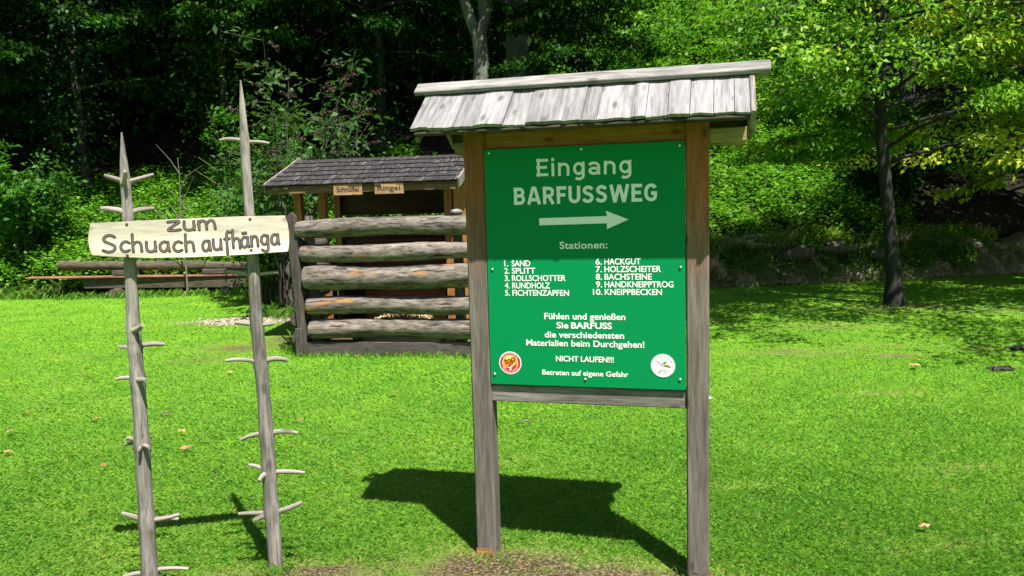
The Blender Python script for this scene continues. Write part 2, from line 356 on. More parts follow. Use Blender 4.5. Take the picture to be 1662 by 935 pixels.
def tufts(x0, y0, x1, y1, n, sp, h0, h1):
    t_ = rng.random(n); x = x0 + (x1 - x0) * t_ + rng.normal(0, sp, n); y = y0 + (y1 - y0) * t_ + rng.normal(0, sp, n)
    k = rng.random(n) < .35 + .65 * (np.sin(x * 23 + y * 17) * np.sin(x * 31 - y * 11) > -.2); x, y = x[k], y[k]; n = len(x)
    h = h0 + (h1 - h0) * rng.random(n) ** 2; az = rng.random(n) * 6.28; ln = .15 + .6 * rng.random(n); wd = .0035 * np.maximum(y / 4, 1)
    bd = nrm(np.stack([np.cos(az) * ln, np.sin(az) * ln, 1 + 0 * az], -1)) * h[:, None]; sd = np.stack([-np.sin(az), np.cos(az), 0 * az], -1) * wd[:, None] * .5
    B = np.stack([x, y, hgt(x, y) - .004], -1)
    return np.stack([B - sd, B + sd, B + bd * .65 + sd * .6, B + bd + np.stack([np.cos(az), np.sin(az), -.2 + 0 * az], -1) * (h * .3)[:, None]], 1), np.clip(rng.normal(.42, .16, n), 0, .8)
for a_ in ((-1.09, 3.33, -1.08, 3.33, 110, .05, .03, .075), (-1.6, 3.22, -1.58, 3.22, 130, .06, .03, .075), (-.14, 3.42, -.13, 3.42, 70, .06, .025, .06), (.78, 3.17, .79, 3.17, 150, .07, .03, .075),
           (-2.3, 8.36, -.1, 7.96, 1100, .04, .03, .08), (-2.35, 8.5, -2.5, 9.5, 500, .1, .05, .17), (5.25, 10.95, 5.27, 10.97, 300, .16, .03, .1), (-8.6, 14.75, -4.2, 14.6, 1500, .1, .05, .2), (-3.3, 11.4, -3.4, 11.6, 500, .2, .06, .25), (-11, 15.1, -8.6, 15.2, 1200, .18, .06, .25)): parts.append(tufts(*a_))
o = quads('grass', np.concatenate([p[0] for p in parts]), np.concatenate([p[1] for p in parts]), M['grass'])
tag(o, 'short bright green mown grass of the lawn', 'grass', kind='stuff')

# pale gravel patch beside the fence, wood chips
def pebbles(name, n, cx, cy, sx, sy, mat, rot=0.0, s0=.012, s1=.035):
    a = rng.normal(0, .5, (n, 2)); x = cx + a[:, 0] * sx * math.cos(rot) - a[:, 1] * sy * math.sin(rot); y = cy + a[:, 0] * sx * math.sin(rot) + a[:, 1] * sy * math.cos(rot)
    s = s0 + (s1 - s0) * rng.random(n) ** 2; T = []
    z = hgt(x, y) + s * .3
    base = np.array([[1, 0, 0], [0, 1, 0], [-1, 0, 0], [0, -1, 0], [0, 0, .8]])
    th = rng.random(n) * 6.28; V = []
    st = 0.6 + .8 * rng.random((n, 5, 1))
    Pv = base[None] * st * s[:, None, None]
    c_, s_ = np.cos(th)[:, None], np.sin(th)[:, None]
    Pr = np.stack([Pv[..., 0] * c_ - Pv[..., 1] * s_, Pv[..., 0] * s_ + Pv[..., 1] * c_, Pv[..., 2]], -1) + np.stack([x, y, z], -1)[:, None]
    Q = np.concatenate([Pr[:, [i, (i + 1) % 4, 4]] for i in range(4)], 0)
    tn = np.clip(rng.normal(.5, .22, n), 0, 1)
    return quads(name, Q, np.tile(tn, 4), mat, k=3)
tag(pebbles('gravel', 1500, -3.72, 11.2, .85, .4, M['gravel'], -.1, .008, .024), 'pale gravel strip on the lawn beside the log fence', 'gravel', kind='stuff')

# ------------------------------------------------------------------ the information sign
def text_mesh(body, u0, z0, width, cap, offset=.018, font_space=1.0, center=False):
    """returns verts/faces in (u,z): cap height and total width are set exactly"""
    cu = bpy.data.curves.new('lettering', 'FONT'); cu.body = body; cu.size = 1; cu.offset = offset; cu.space_character = font_space; cu.resolution_u = 4
    ob = bpy.data.objects.new('lettering', cu); C.objects.link(ob)
    dg = bpy.context.evaluated_depsgraph_get(); me_ = bpy.data.meshes.new_from_object(ob.evaluated_get(dg))
    bpy.data.objects.remove(ob); bpy.data.curves.remove(cu)
    V = np.array([v.co[:2] for v in me_.vertices]); Fs = [tuple(p.vertices) for p in me_.polygons]
    bpy.data.meshes.remove(me_)
    x0, x1 = V[:, 0].min(), V[:, 0].max(); k = cap / (0.727 + 2 * offset)
    sx = (width / (x1 - x0)) if width else k
    return np.stack([u0 + (V[:, 0] - x0) * sx, z0 + V[:, 1] * k], -1), Fs
class Flat:
    """flat shapes lying on a board's front, each layer a hair proud of the one below"""
    def __init__(s): s.v = []; s.f = []; s.m = []
    def add(s, V2, faces, y, mi=0):
        o = len(s.v); s.v += [(a, y, b_) for a, b_ in V2]; s.f += [tuple(i + o for i in f) for f in faces]; s.m += [mi] * len(faces)
    def text(s, body, u0, z0, width, cap, y, mi=0, **k): s.add(*text_mesh(body, u0, z0, width, cap, **k), y, mi)
    def disc(s, cx, cz, r, y, mi, r_in=None, n=40):
        o = [(cx + r * math.cos(6.2832 * i / n), cz + r * math.sin(6.2832 * i / n)) for i in range(n)]
        if r_in is None: s.add(o, [tuple(range(n))], y, mi)
        else:
            q = [(cx + r_in * math.cos(6.2832 * i / n), cz + r_in * math.sin(6.2832 * i / n)) for i in range(n)]
            s.add(o + q, [(i, (i + 1) % n, (i + 1) % n + n, i + n) for i in range(n)], y, mi)
    def stroke(s, pts, wd, y, mi, taper=None):
        P = [np.array(p, float) for p in pts]; n = len(P); Lf, Rt = [], []
        for i in range(n):
            d = P[min(i + 1, n - 1)] - P[max(i - 1, 0)]; d /= max(np.linalg.norm(d), 1e-9); q = np.array([-d[1], d[0]])
            h = wd * .5 * (taper[i] if taper else 1); Lf.append(tuple(P[i] + q * h)); Rt.append(tuple(P[i] - q * h))
        s.add(Lf + Rt, [(i, i + 1, n + i + 1, n + i) for i in range(n - 1)], y, mi)
        if not taper and wd > .003:
            for e in (P[0], P[-1]): s.disc(e[0], e[1], wd * .5, y + (.00012 if True else 0), mi, n=8)
    def build(s, name, mats, parent):
        me_ = bpy.data.meshes.new(name); me_.from_pydata(s.v, [], s.f)
        for q in mats: me_.materials.append(q)
        me_.polygons.foreach_set('material_index', s.m); me_.update()
        o = bpy.data.objects.new(name, me_); C.objects.link(o); o.parent = parent; return o

def arc(cx, cz, rx, rz_, a0, a1, n=12): return [(cx + rx * math.cos(R(a0 + (a1 - a0) * i / n)), cz + rz_ * math.sin(R(a0 + (a1 - a0) * i / n))) for i in range(n + 1)]
GL = {'E': (.56, [[(.1, 0), (.1, 1)], [(0, .9), (.56, .9)], [(0, .51), (.5, .51)], [(0, .1), (.56, .1)]]),
      'F': (.54, [[(.1, 0), (.1, 1)], [(0, .9), (.54, .9)], [(0, .50), (.48, .50)]]),
      'i': (.2, [[(.1, 0), (.1, .73)], [(.1, .83), (.1, 1.02)]]),
      'n': (.58, [[(.09, 0), (.09, .74)], [(.09, .44)] + arc(.29, .44, .2, .21, 165, 0) + [(.49, .0)]]),
      'g': (.6, [arc(.29, .37, .2, .28, 0, 380, 26), [(.5, .74), (.5, .05)] + arc(.29, 0, .21, .2, 0, -135)]),
      'a': (.58, [arc(.26, .43, .23, .22, 150, 0) + [(.49, 0)], arc(.27, .22, .19, .15, 0, 380, 22)]),
      'B': (.64, [[(.1, 0), (.1, 1)], [(0, .9), (.34, .9)] + arc(.34, .71, .17, .19, 90, -90) + [(.1, .52)], [(.3, .52)] + arc(.36, .31, .18, .21, 90, -90) + [(0, .1)]]),
      'A': (.78, [[(.09, 0), (.35, 1)], [(.69, 0), (.43, 1)], [(.2, .27), (.58, .27)], [(.34, .95), (.44, .95)]]),
      'R': (.66, [[(.1, 0), (.1, 1)], [(0, .9), (.36, .9)] + arc(.36, .68, .18, .22, 90, -90) + [(.1, .46)], [(.33, .46), (.57, 0)]]),
      'U': (.66, [[(.1, 1), (.1, .36)] + arc(.33, .36, .23, .26, 180, 360) + [(.56, 1)]]),
      'S': (.62, [[(.53, .76), (.45, .86), (.31, .9), (.17, .85), (.11, .72), (.18, .59), (.32, .52), (.46, .44), (.51, .30), (.44, .15), (.29, .1), (.14, .14), (.06, .25)]]),
      'W': (1.06, [[(.09, 1), (.29, 0)], [(.29, 0), (.53, .98)], [(.53, .98), (.77, 0)], [(.77, 0), (.97, 1)]]),
      'G': (.68, [[(.58, .75), (.49, .86), (.36, .9), (.2, .83), (.11, .66), (.1, .42), (.17, .2), (.34, .1), (.5, .14), (.57, .24), (.57, .5)], [(.36, .46), (.67, .46)]])}
def big(f, word, u0, z0, width, cap, wd, gap):
    tot = sum(GL[c_][0] + gap for c_ in word) - gap; k = width / tot; x = u0; y = yb
    for c_ in word:
        for st_ in GL[c_][1]:
            y -= .00003; P = st_ if c_ != 'S' and c_ != 'G' or len(st_) < 4 else smooth(st_, 4)
            f.stroke([(x + p[0] * k, z0 + p[1] * cap) for p in P], wd * cap, y, 0, taper=[1] * len(P))
        x += (GL[c_][0] + gap) * k
def smooth(p, k=5):
    P = np.array(p, float); out = []
    for i in range(len(P) - 1):
        p0, p1, p2, p3 = P[max(i - 1, 0)], P[i], P[i + 1], P[min(i + 2, len(P) - 1)]
        for s_ in np.linspace(0, 1, k, endpoint=False):
            out.append(.5 * (2 * p1 + (p2 - p0) * s_ + (2 * p0 - 5 * p1 + 4 * p2 - p3) * s_ ** 2 + (3 * p1 - p0 - 3 * p2 + p3) * s_ ** 3))
    return out + [P[-1]]
S = empty('information_sign', (-.138, 3.4853, 0), -.2614, 'green entrance board with white lettering between two posts under a small silvery plank roof', 'sign')
W = .9385; hp = .046
for x0, zb in ((0, -.06), (W, -.12)):
    q = MB(); q.box((x0 - hp, -hp, zb), (x0 + hp, hp, 1.90), 2, bev=.007); q.build('post', M['post'], S)
q = MB(); q.box((hp + .001, -.03, 1.824), (W - hp - .001, .03, 1.895), 0); q.build('header_rail', M['header'], S)
q = MB(); q.box((hp + .001, -.032, .716), (W - hp - .001, .03, .791), 0); q.build('bottom_rail', M['rail'], S)
q = MB(); q.box((hp + .002, -.047, .797), (W - hp - .002, -.028, 1.822), 0, bev=.002); BD = q.build('board', M['green'], S)
yb = -.0485
def line(*a, **k):
    f = Flat(); f.text(*a, **k); f.build('lettering', [M['white']], BD)
f = Flat()
big(f, 'Eingang', .277, 1.699, .402, .075, .155, .12); f.build('lettering', [M['white']], BD); f = Flat()
big(f, 'BARFUSSWEG', .175, 1.583, .605, .073, .19, .10); f.build('lettering', [M['white']], BD)
line('Stationen:', .370, 1.393, .203, .0325, yb, offset=.018, font_space=1.05)
for i, (n_, wd, tx) in enumerate((('1.', .083, 'SAND'), ('2.', .104, 'SPLITT'), ('3.', .236, 'ROLLSCHOTTER'), ('4.', .167, 'RUNDHOLZ'), ('5.', .249, 'FICHTENZAPFEN'))):
    z = 1.320 - .032 * i; f = Flat(); f.text(tx, .157, z, wd, .027, yb, offset=.016); f.text(n_, .124, z, .022 if i else .018, .027, yb, offset=.016); f.build('lettering', [M['white']], BD)
for i, (n_, u0, nw, wd, tx) in enumerate((('6.', .522, .026, .151, 'HACKGUT'), ('7.', .522, .026, .234, 'HOLZSCHEITER'), ('8.', .522, .026, .196, 'BACHSTEINE'), ('9.', .522, .026, .284, 'HANDKNEIPPTROG'), ('10.', .509, .039, .237, 'KNEIPPBECKEN'))):
    z = 1.325 - .032 * i; f = Flat(); f.text(tx, .559, z, wd, .027, yb, offset=.016); f.text(n_, u0, z, nw, .027, yb, offset=.016); f.build('lettering', [M['white']], BD)
line('Fühlen und genießen', .296, 1.091, .348, .029, yb, offset=.017)
line('Sie', .349, 1.052, .052, .029, yb, offset=.017); line('BARFUSS', .412, 1.052, .175, .029, yb, offset=.026)
line('die verschiedensten', .296, 1.011, .342, .029, yb, offset=.017)
line('Materialien beim Durchgehen!', .213, .974, .509, .029, yb, offset=.017)
line('NICHT LAUFEN!!!', .343, .908, .250, .026, yb, offset=.02)
line('Betreten auf eigene Gefahr', .281, .847, .373, .024, yb, offset=.017)
f = Flat(); f.add([(.284, 1.494), (.572, 1.497), (.572, 1.473), (.662, 1.511), (.568, 1.549), (.573, 1.527), (.284, 1.524)], [(0, 1, 5, 6), (1, 2, 3), (1, 3, 5), (3, 4, 5)], yb); f.build('arrow', [M['white']], BD)
# round red emblem
cx, cz, r = .1385, .895, .0505; f = Flat()
f.disc(cx, cz, r, yb, 0); f.disc(cx, cz, r * .92, yb - .0004, 1, r * .70); f.disc(cx, cz, r * .655, yb - .0004, 2)
f.add([(cx + r * .63 * math.cos(R(a)), cz + r * .63 * math.sin(R(a))) for a in range(40, 181, 10)], [tuple(range(15))], yb - .0008, 3)
f.stroke([(cx - r * .46, cz + r * .36), (cx - r * .42, cz + r * .0), (cx - r * .30, cz - r * .08)], r * .12, yb - .0012, 4)
f.stroke([(cx - r * .58, cz + r * .16), (cx - r * .30, cz + r * .23)], r * .10, yb - .0013, 4)
f.disc(cx - r * .10, cz + r * .15, r * .21, yb - .0014, 4, r * .10, 20); f.disc(cx + r * .28, cz + r * .32, r * .21, yb - .0015, 4, r * .10, 20)
f.stroke([(cx + r * .12, cz + r * .36), (cx + r * .22, cz - r * .10)], r * .11, yb - .0016, 4)
f.add([(cx + r * .64 * math.cos(R(a_)), cz + r * .64 * math.sin(R(a_))) for a_ in range(228, 266, 6)] + [(cx - r * .04, cz - r * .42), (cx - r * .25, cz - r * .36)], [tuple(range(9))], yb - .0010, 1)
f.add([(cx + r * .64 * math.cos(R(a_)), cz + r * .64 * math.sin(R(a_))) for a_ in range(276, 356, 8)] + [(cx + r * .42, cz - r * .16), (cx + r * .14, cz - r * .42)], [tuple(range(12))], yb - .0010, 1)
f.add([(cx - r * .28, cz - r * .30), (cx - r * .05, cz - r * .10), (cx + r * .22, cz - r * .05), (cx + r * .02, cz - r * .34)], [(3, 2, 1, 0)], yb - .0011, 1)
f.stroke([(cx - r * .26, cz - r * .37), (cx - r * .02, cz - r * .42), (cx + r * .18, cz - r * .22), (cx + r * .36, cz - r * .10)], r * .08, yb - .0017, 0, taper=[.5, 1, 1, .4])
f.stroke([(cx, cz - r * .40), (cx, cz - r * .62)], r * .11, yb - .0018, 0, taper=[1, 1])
for k in range(14):      # the tiny ring of lettering reads as ticks
    for a in (R(35 + k * 8.2), R(215 + k * 8.2)):
        d = Vector((math.cos(a), math.sin(a))); h = .70 + .02 * (k % 3)
        f.stroke([(cx + d.x * r * (h + .05), cz + d.y * r * (h + .05)), (cx + d.x * r * .88, cz + d.y * r * .88)], r * .05, yb - .0008, 5)
f.build('emblem', [M['white'], M['red'], M['orange'], M['yellow'], M['maroon'], M['pink']], BD)
# round white emblem
cx, cz, r = .798, .900, .0505; f = Flat(); f.disc(cx, cz, r, yb, 0)
f.disc(cx, cz, r * .985, yb - .0003, 4, r * .955)
f.stroke([(cx - r * .52, cz + r * .45), (cx - r * .30, cz + r * .20), (cx - r * .05, cz + r * .05), (cx + r * .15, cz)], r * .05, yb - .0005, 1)
f.stroke([(cx, cz + r * .02), (cx + r * .25, cz + r * .0), (cx + r * .45, cz - r * .03), (cx + r * .66, cz - r * .14)], r * .2, yb - .0008, 2, taper=[.3, 1, 1, .2])
f.stroke([(cx - r * .08, cz + r * .22), (cx + r * .12, cz + r * .20), (cx + r * .32, cz + r * .30)], r * .16, yb - .0005, 3, taper=[.4, 1, .7])
f.stroke([(cx + r * .10, cz + r * .26), (cx + r * .18, cz + r * .40)], r * .12, yb - .0006, 3, taper=[1, .4])
f.stroke([(cx - r * .24, cz + r * .06), (cx - r * .10, cz - r * .06), (cx - r * .22, cz - r * .36), (cx - r * .40, cz - r * .66)], r * .04, yb - .0005, 4)
f.stroke([(cx - r * .40, cz - r * .68), (cx - r * .12, cz - r * .38), (cx + r * .08, cz - r * .34), (cx + r * .2, cz - r * .5), (cx + r * .2, cz - r * .7)], r * .05, yb - .0006, 1)
for k in range(12):
    a = R(118 - k * 9); f.stroke([(cx + r * .72 * math.cos(a), cz + r * .72 * math.sin(a)), (cx + r * .80 * math.cos(a), cz + r * .80 * math.sin(a))], r * .06, yb - .0005, 4)
f.build('emblem', [M['white'], M['maroon'], M['brown'], M['emgreen'], M['grey']], BD)
for (x0, z0) in ((.070, 1.806), (.470, 1.806), (.870, 1.803), (.070, 1.307), (.872, 1.311), (.066, .843), (.470, .832), (.868, .843)):
    q = MB(); q.tube([(x0, -.046, z0), (x0, -.0505, z0), (x0, -.0525, z0)], [.006, .006, .0035], 10); q.build('screw', M['metal'], BD)
for z0 in (.755,):
    q = MB(); q.tube([(W + hp - .002, 0, z0), (W + hp + .006, 0, z0), (W + hp + .011, 0, z0)], [.009, .009, .005], 8); q.build('bolt', M['metal'], S)
q = MB(); q.box((-hp + .0, -hp - .0015, -.02), (hp * .8, -hp + .0005, .03), 0, bev=.0004)
q.build('worn_patch', wood('worn_orange_wood', (.25, .12, .04), (.45, .24, .09)), S)

# its roof: two slopes of silvery planks, a ridge board and end boards
rise, run = .190, .250; sl_len = math.hypot(rise, run); ang = math.atan2(rise, run); zr = 2.083
RF = MB(); cuts = [42, 127, 250, 342, 474, 575, 735, 820, 885, 1030, 1090, 1180, 1270, 1365, 1448, 1530]
xsr = [-.205 + (c_ - 42) / 1488 * 1.36 for c_ in cuts]
for side in (-1, 1):
    for a_, b_ in zip(xsr[:-1], xsr[1:]):
        n = 7; th = .011 + rnd.uniform(-.002, .004); ex = rnd.uniform(-.006, .002); lift = rnd.uniform(0, .003)
        o3 = [rnd.uniform(0, 60) for _ in range(3)]; V, Gq, Fs = [], [], []
        wv = rnd.uniform(0, 6)
        for j, s_ in enumerate((0, .5, 1)):
            for i in range(n + 1):
                u_ = a_ + .0012 + (b_ - a_ - .0024) * i / n
                L = s_ * (sl_len + ex + (.0025 * math.sin(wv + u_ * 55) + rnd.uniform(-.002, .002) if j == 2 else 0))
                cup = lift + .0025 * math.cos(3.14 * (i / n - .5)) * (-1 if int(wv) % 2 else 1)
                for k, off in enumerate((0, th)):
                    V.append((u_, side * (L * math.cos(ang)) + side * math.sin(ang) * (off + cup), zr - L * math.sin(ang) + math.cos(ang) * (off + cup)))
                    Gq.append((L + o3[0], u_ + o3[1], off + o3[2]))
        st = 2 * (n + 1)
        for j in range(2):
            for i in range(n):
                a0 = j * st + 2 * i; Fs += [(a0 + 1, a0 + 3, a0 + 3 + st, a0 + 1 + st), (a0, a0 + st, a0 + 2 + st, a0 + 2)]
            Fs += [(j * st, j * st + 1, j * st + 1 + st, j * st + st), (j * st + 2 * n, j * st + 2 * n + st, j * st + 2 * n + 1 + st, j * st + 2 * n + 1)]
        for i in range(n): Fs += [(2 * i, 2 * i + 2, 2 * i + 3, 2 * i + 1), (2 * st + 2 * i, 2 * st + 2 * i + 1, 2 * st + 2 * i + 3, 2 * st + 2 * i + 2)]
        if side == 1: Fs = [f_[::-1] for f_ in Fs]
        RF._add(V, Fs, Gq)
RO = RF.build('roof', M['shingle'], S)
for side in (-1, 1):
    q = MB(); rot = Matrix.Rotation(-side * ang, 3, 'X'); lo, hi = ((-.19, -sl_len - .006, -.022), (1.135, -.004, -.003)) if side < 0 else ((-.19, .004, -.022), (1.135, sl_len + .004, -.003))
    q.box((lo[0], lo[1], lo[2] + zr), (hi[0], hi[1], hi[2] + zr), 0, rot, (0, 0, zr)); q.build('sheathing', M['sheath'], RO)
for side in (-1, 1):
    q = MB(); rot = Matrix.Rotation(-side * ang, 3, 'X')
    lo, hi = ((-.252, -.060, .021), (1.218, .012, .041)) if side < 0 else ((-.250, -.010, .0225), (1.215, .062, .0425))
    q.box((lo[0], lo[1], lo[2] + zr), (hi[0], hi[1], hi[2] + zr), 0, rot, (0, 0, zr), bev=.003); q.build('ridge_cap', M['ridge'], RO)
for x0 in (-.189, 1.137):
    for side in (-1, 1):
        q = MB(); rot = Matrix.Rotation(-side * ang, 3, 'X'); y0, y1 = (-sl_len - .008, -.002) if side < 0 else (.002, sl_len + .008)
        if x0 > 0: q.box((x0, y0, zr - .072), (x0 + .02, y1, zr + .019), 1, rot, (0, 0, zr))
        else: q.box((x0, y0, zr - .05), (x0 + .018, y1, zr - .023), 1, rot, (0, 0, zr))
        q.build('barge_board', M['rail'], RO)
for x0, x1, y0 in ((W + hp + .001, 1.13, -.025), (-.13, -hp - .001, .09), (-.13, 1.13, .165)):
    q = MB(); q.box((x0, y0, 1.812), (x1, y0 + .05, 1.868), 0); q.build('purlin', M['purlin'], RO)
for x0 in (0, W):
    q = MB(); q.box((x0 - .03, -.15, 1.902), (x0 + .03, .15, 1.93), 1); q.build('cross_beam', M['purlin'], RO)

# ------------------------------------------------------------------ the shoe rack: two bare spruce poles with branch pegs and a carved board
K = empty('shoe_rack', (-1.087, 3.35, 0), .22, 'two bare grey spruce poles with branch stubs joined by a pale carved board', 'shoe rack')
def pole(axis, radii, pegs, seed):
    rr = random.Random(seed); ax = np.array(axis); zz = np.array([a[1] for a in axis][::-1]); xx = np.array([a[0] for a in axis][::-1])
    rz_, rv = zip(*radii); P, Q = [], []
    for z in np.concatenate([np.linspace(-.08, zz[-1] - .16, 52), np.linspace(zz[-1] - .14, zz[-1], 7)]):
        P.append((float(np.interp(z, zz, xx)) + .0012 * math.sin(z * 9 + seed), .002 * math.sin(z * 7 + seed), float(z)))
        kn = sum(math.exp(-((z - p[0][1]) / .022) ** 2) for p in pegs)
        Q.append(.94 * float(np.interp(z, rz_, rv)) * (1 + .12 * min(kn, 1.4)))
    q = MB(); q.tube(P, Q, 16, jit=.045); PO = q.build('pole', M['pole'], K)
    for i, p in enumerate(pegs):
        (x0, z0), (x1, z1), (x2, z2) = p; L = math.hypot(x2 - x0, z2 - z0); fr = abs(x2 - x0) < .05
        dy = -.055 if fr else (-.02 if i % 3 == 0 else (.02 if i % 3 == 1 else -.005)); sgn = 1 if x2 > x0 else -1
        x0 += -sgn * .008
        pts = []
        for s_ in np.linspace(0, 1, 9):
            b0, b1, b2 = (1 - s_) ** 2, 2 * s_ * (1 - s_), s_ ** 2; mx, mz = 2 * x1 - (x0 + x2) / 2, 2 * z1 - (z0 + z2) / 2
            pts.append((b0 * x0 + b1 * mx + b2 * x2, -.012 * fr + dy * s_ + rr.uniform(-.001, .001), b0 * z0 + b1 * mz + b2 * z2))
        r0 = .0088 + .004 * rr.random(); q = MB(); q.tube(pts, [r0 * 1.6, r0 * 1.2, r0, r0 * .93, r0 * .95, r0 * .85, r0 * .83, r0 * .75, r0 * .62], 9, jit=.16)
        q.build('peg', M['peg'], PO)
    return PO
R_ax = [(-0.015, 2.129), (-0.013, 1.883), (-0.013, 1.57), (-0.011, 1.361), (-0.011, 1.109), (-0.006, 0.953), (0.000, 0.625), (0.001, 0.461), (0.002, 0.271), (0.003, -.1)]
L_ax = [(-0.486, 1.92), (-0.486, 1.734), (-0.486, 1.61), (-0.494, 1.383), (-0.500, 1.1), (-0.501, 0.907), (-0.504, 0.64), (-0.509, 0.308), (-0.515, 0.056), (-.517, -.1)]
RP = [[(-0.013, 1.878), (-0.067, 1.888), (-0.111, 1.881)], [(-0.006, 1.875), (0.038, 1.877), (0.083, 1.871)], [(-0.018, 1.316), (-0.065, 1.329), (-0.131, 1.34)], [(-0.008, 1.319), (0.035, 1.322), (0.091, 1.327)], [(-0.016, 1.101), (-0.054, 1.109), (-0.101, 1.115)], [(-0.004, 1.101), (0.022, 1.102), (0.058, 1.105)], [(-0.011, 0.934), (-0.068, 0.957), (-0.146, 0.96)], [(0.004, 0.939), (0.051, 0.949), (0.104, 0.937)], [(-0.007, 0.623), (-0.058, 0.622), (-0.11, 0.605)], [(0.011, 0.621), (0.066, 0.63), (0.133, 0.618)], [(-0.002, 0.445), (-0.042, 0.471), (-0.085, 0.484)], [(-0.007, 0.451), (-0.025, 0.447), (-0.036, 0.435)], [(0.014, 0.446), (0.074, 0.448), (0.152, 0.437)], [(-0.01, 0.266), (-0.075, 0.268), (-0.142, 0.268)], [(-0.01, 0.266), (-0.042, 0.253), (-0.076, 0.24)], [(0.014, 0.263), (0.064, 0.277), (0.132, 0.306)]]
LP = [[(-0.485, 1.717), (-0.517, 1.732), (-0.559, 1.748)], [(-0.476, 1.717), (-0.435, 1.733), (-0.38, 1.75)], [(-0.483, 1.717), (-0.477, 1.739), (-0.47, 1.761)], [(-0.488, 1.592), (-0.526, 1.608), (-0.583, 1.617)], [(-0.478, 1.592), (-0.445, 1.606), (-0.388, 1.612)], [(-0.498, 1.108), (-0.476, 1.12), (-0.451, 1.139)], [(-0.501, 1.035), (-0.529, 1.043), (-0.562, 1.05)], [(-0.494, 1.04), (-0.45, 1.048), (-0.388, 1.041)], [(-0.506, 0.9), (-0.544, 0.913), (-0.584, 0.909)], [(-0.494, 0.904), (-0.477, 0.908), (-0.455, 0.909)], [(-0.51, 0.622), (-0.543, 0.628), (-0.577, 0.623)], [(-0.51, 0.627), (-0.537, 0.649), (-0.561, 0.656)], [(-0.496, 0.621), (-0.481, 0.625), (-0.462, 0.625)], [(-0.505, 0.615), (-0.503, 0.618), (-0.502, 0.620)], [(-0.518, 0.29), (-0.562, 0.315), (-0.604, 0.336)], [(-0.498, 0.288), (-0.444, 0.295), (-0.373, 0.309)], [(-0.498, 0.285), (-0.445, 0.282), (-0.388, 0.275)], [(-0.52, 0.057), (-0.566, 0.063), (-0.62, 0.057)], [(-0.505, 0.06), (-0.447, 0.072), (-0.355, 0.062)]]
pole(R_ax, [(-.1, .037), (0, .035), (.95, .0285), (1.36, .025), (1.88, .020), (2.02, .0135), (2.129, .003)], RP, 1)
pole(L_ax, [(-.1, .036), (.3, .035), (.9, .030), (1.38, .025), (1.73, .020), (1.80, .016), (1.92, .003)], LP, 2)
# carved board
outl = [(-.611, 1.559), (-.618, 1.53), (-.624, 1.497), (-.622, 1.462), (-.616, 1.434), (-.57, 1.426), (-.425, 1.413), (-.248, 1.408), (-.03, 1.410), (.139, 1.416), (.145, 1.45), (.147, 1.490), (.143, 1.53), (.133, 1.566), (-.05, 1.568), (-.237, 1.566), (-.425, 1.563)]
q = MB(); q.poly([(a_, -.069, b_) for a_, b_ in outl], (0, .03, 0)); CB = q.build('sign_board', M['carved'], K)
Lt = {  # strokes of the hand-carved letters, x right, z up, x-height 1
 'z': (.95, [[(0, .95), (.45, 1), (.9, .97), (.35, .45), (0, .05), (.5, .0), (.95, .06)]]),
 'u': (.85, [[(.02, 1), (.0, .45), (.1, .1), (.4, .0), (.68, .15), (.8, .5)], [(.8, 1), (.8, .5), (.82, .02)]]),
 'm': (1.35, [[(.0, .98), (.02, .0)], [(.0, .65), (.25, .98), (.5, .95), (.62, .6), (.64, .02)], [(.64, .65), (.88, .98), (1.12, .95), (1.24, .6), (1.28, .02)]]),
 'S': (1.15, [[(1.05, 1.45), (.75, 1.62), (.35, 1.58), (.12, 1.3), (.25, 1.0), (.6, .82), (.95, .6), (1.0, .3), (.8, .05), (.4, -.02), (.0, .15)]]),
 'c': (.75, [[(.75, .85), (.5, 1), (.2, .9), (.02, .55), (.08, .2), (.35, .0), (.72, .12)]]),
 'h': (.85, [[(.05, 1.75), (.02, .9), (.04, .0)], [(.04, .6), (.25, .92), (.55, .95), (.72, .7), (.76, .0)]]),
 'a': (.85, [[(.72, .85), (.45, 1), (.15, .85), (.02, .5), (.12, .12), (.4, .02), (.65, .25), (.74, .6)], [(.74, .98), (.76, .4), (.84, .02)]]),
 'f': (.62, [[(.62, 1.6), (.45, 1.72), (.3, 1.5), (.26, .9), (.26, -.5)], [(.02, .95), (.55, .98)]]),
 'n': (.82, [[(.02, .98), (.04, .0)], [(.04, .6), (.25, .95), (.55, .95), (.7, .7), (.74, .0)]]),
 'g': (.85, [[(.72, .85), (.45, 1), (.15, .88), (.02, .55), (.14, .2), (.4, .1), (.65, .3), (.74, .6)], [(.74, .98), (.74, .0), (.68, -.45), (.35, -.55), (.05, -.4)]]),
 '"': (0, [[(.22, 1.42), (.26, 1.34)], [(.56, 1.44), (.6, 1.36)]])}
f = Flat(); yc = [-.0697]
def carve(word, x0, x1, z0, z1, xh, wd=.0118):
    tot = sum(Lt[c_][0] + .30 for c_ in word) - .30; k = (x1 - x0) / tot; x = x0
    for c_ in word:
        for st_ in Lt[c_][1]:
            jx, jz = rnd.uniform(-.03, .03), rnd.uniform(-.03, .03)
            zb = z0 + (z1 - z0) * (x - x0) / (x1 - x0)
            P = [(x + (p[0] + jx) * k, zb + (p[1] + jz) * xh) for p in smooth(st_)]
            yc[0] -= .00002
            f.stroke(P, wd, yc[0], 0); f.stroke(P, wd * .34, yc[0] - .0006, 1, taper=[.4 + .6 * min(1, 4 * min(i, len(P) - 1 - i) / len(P)) for i in range(len(P))])
        if c_ != '"': x += (Lt[c_][0] + .30) * k
carve('zum', -.325, -.140, 1.519, 1.518, .036)
f.build('lettering', [M['groove'], M['groove_in']], CB); f = Flat()
carve('Schuach', -.572, -.226, 1.443, 1.430, .040)
f.build('lettering', [M['groove'], M['groove_in']], CB); f = Flat()
carve('aufh', -.197, -.047, 1.432, 1.440, .042)
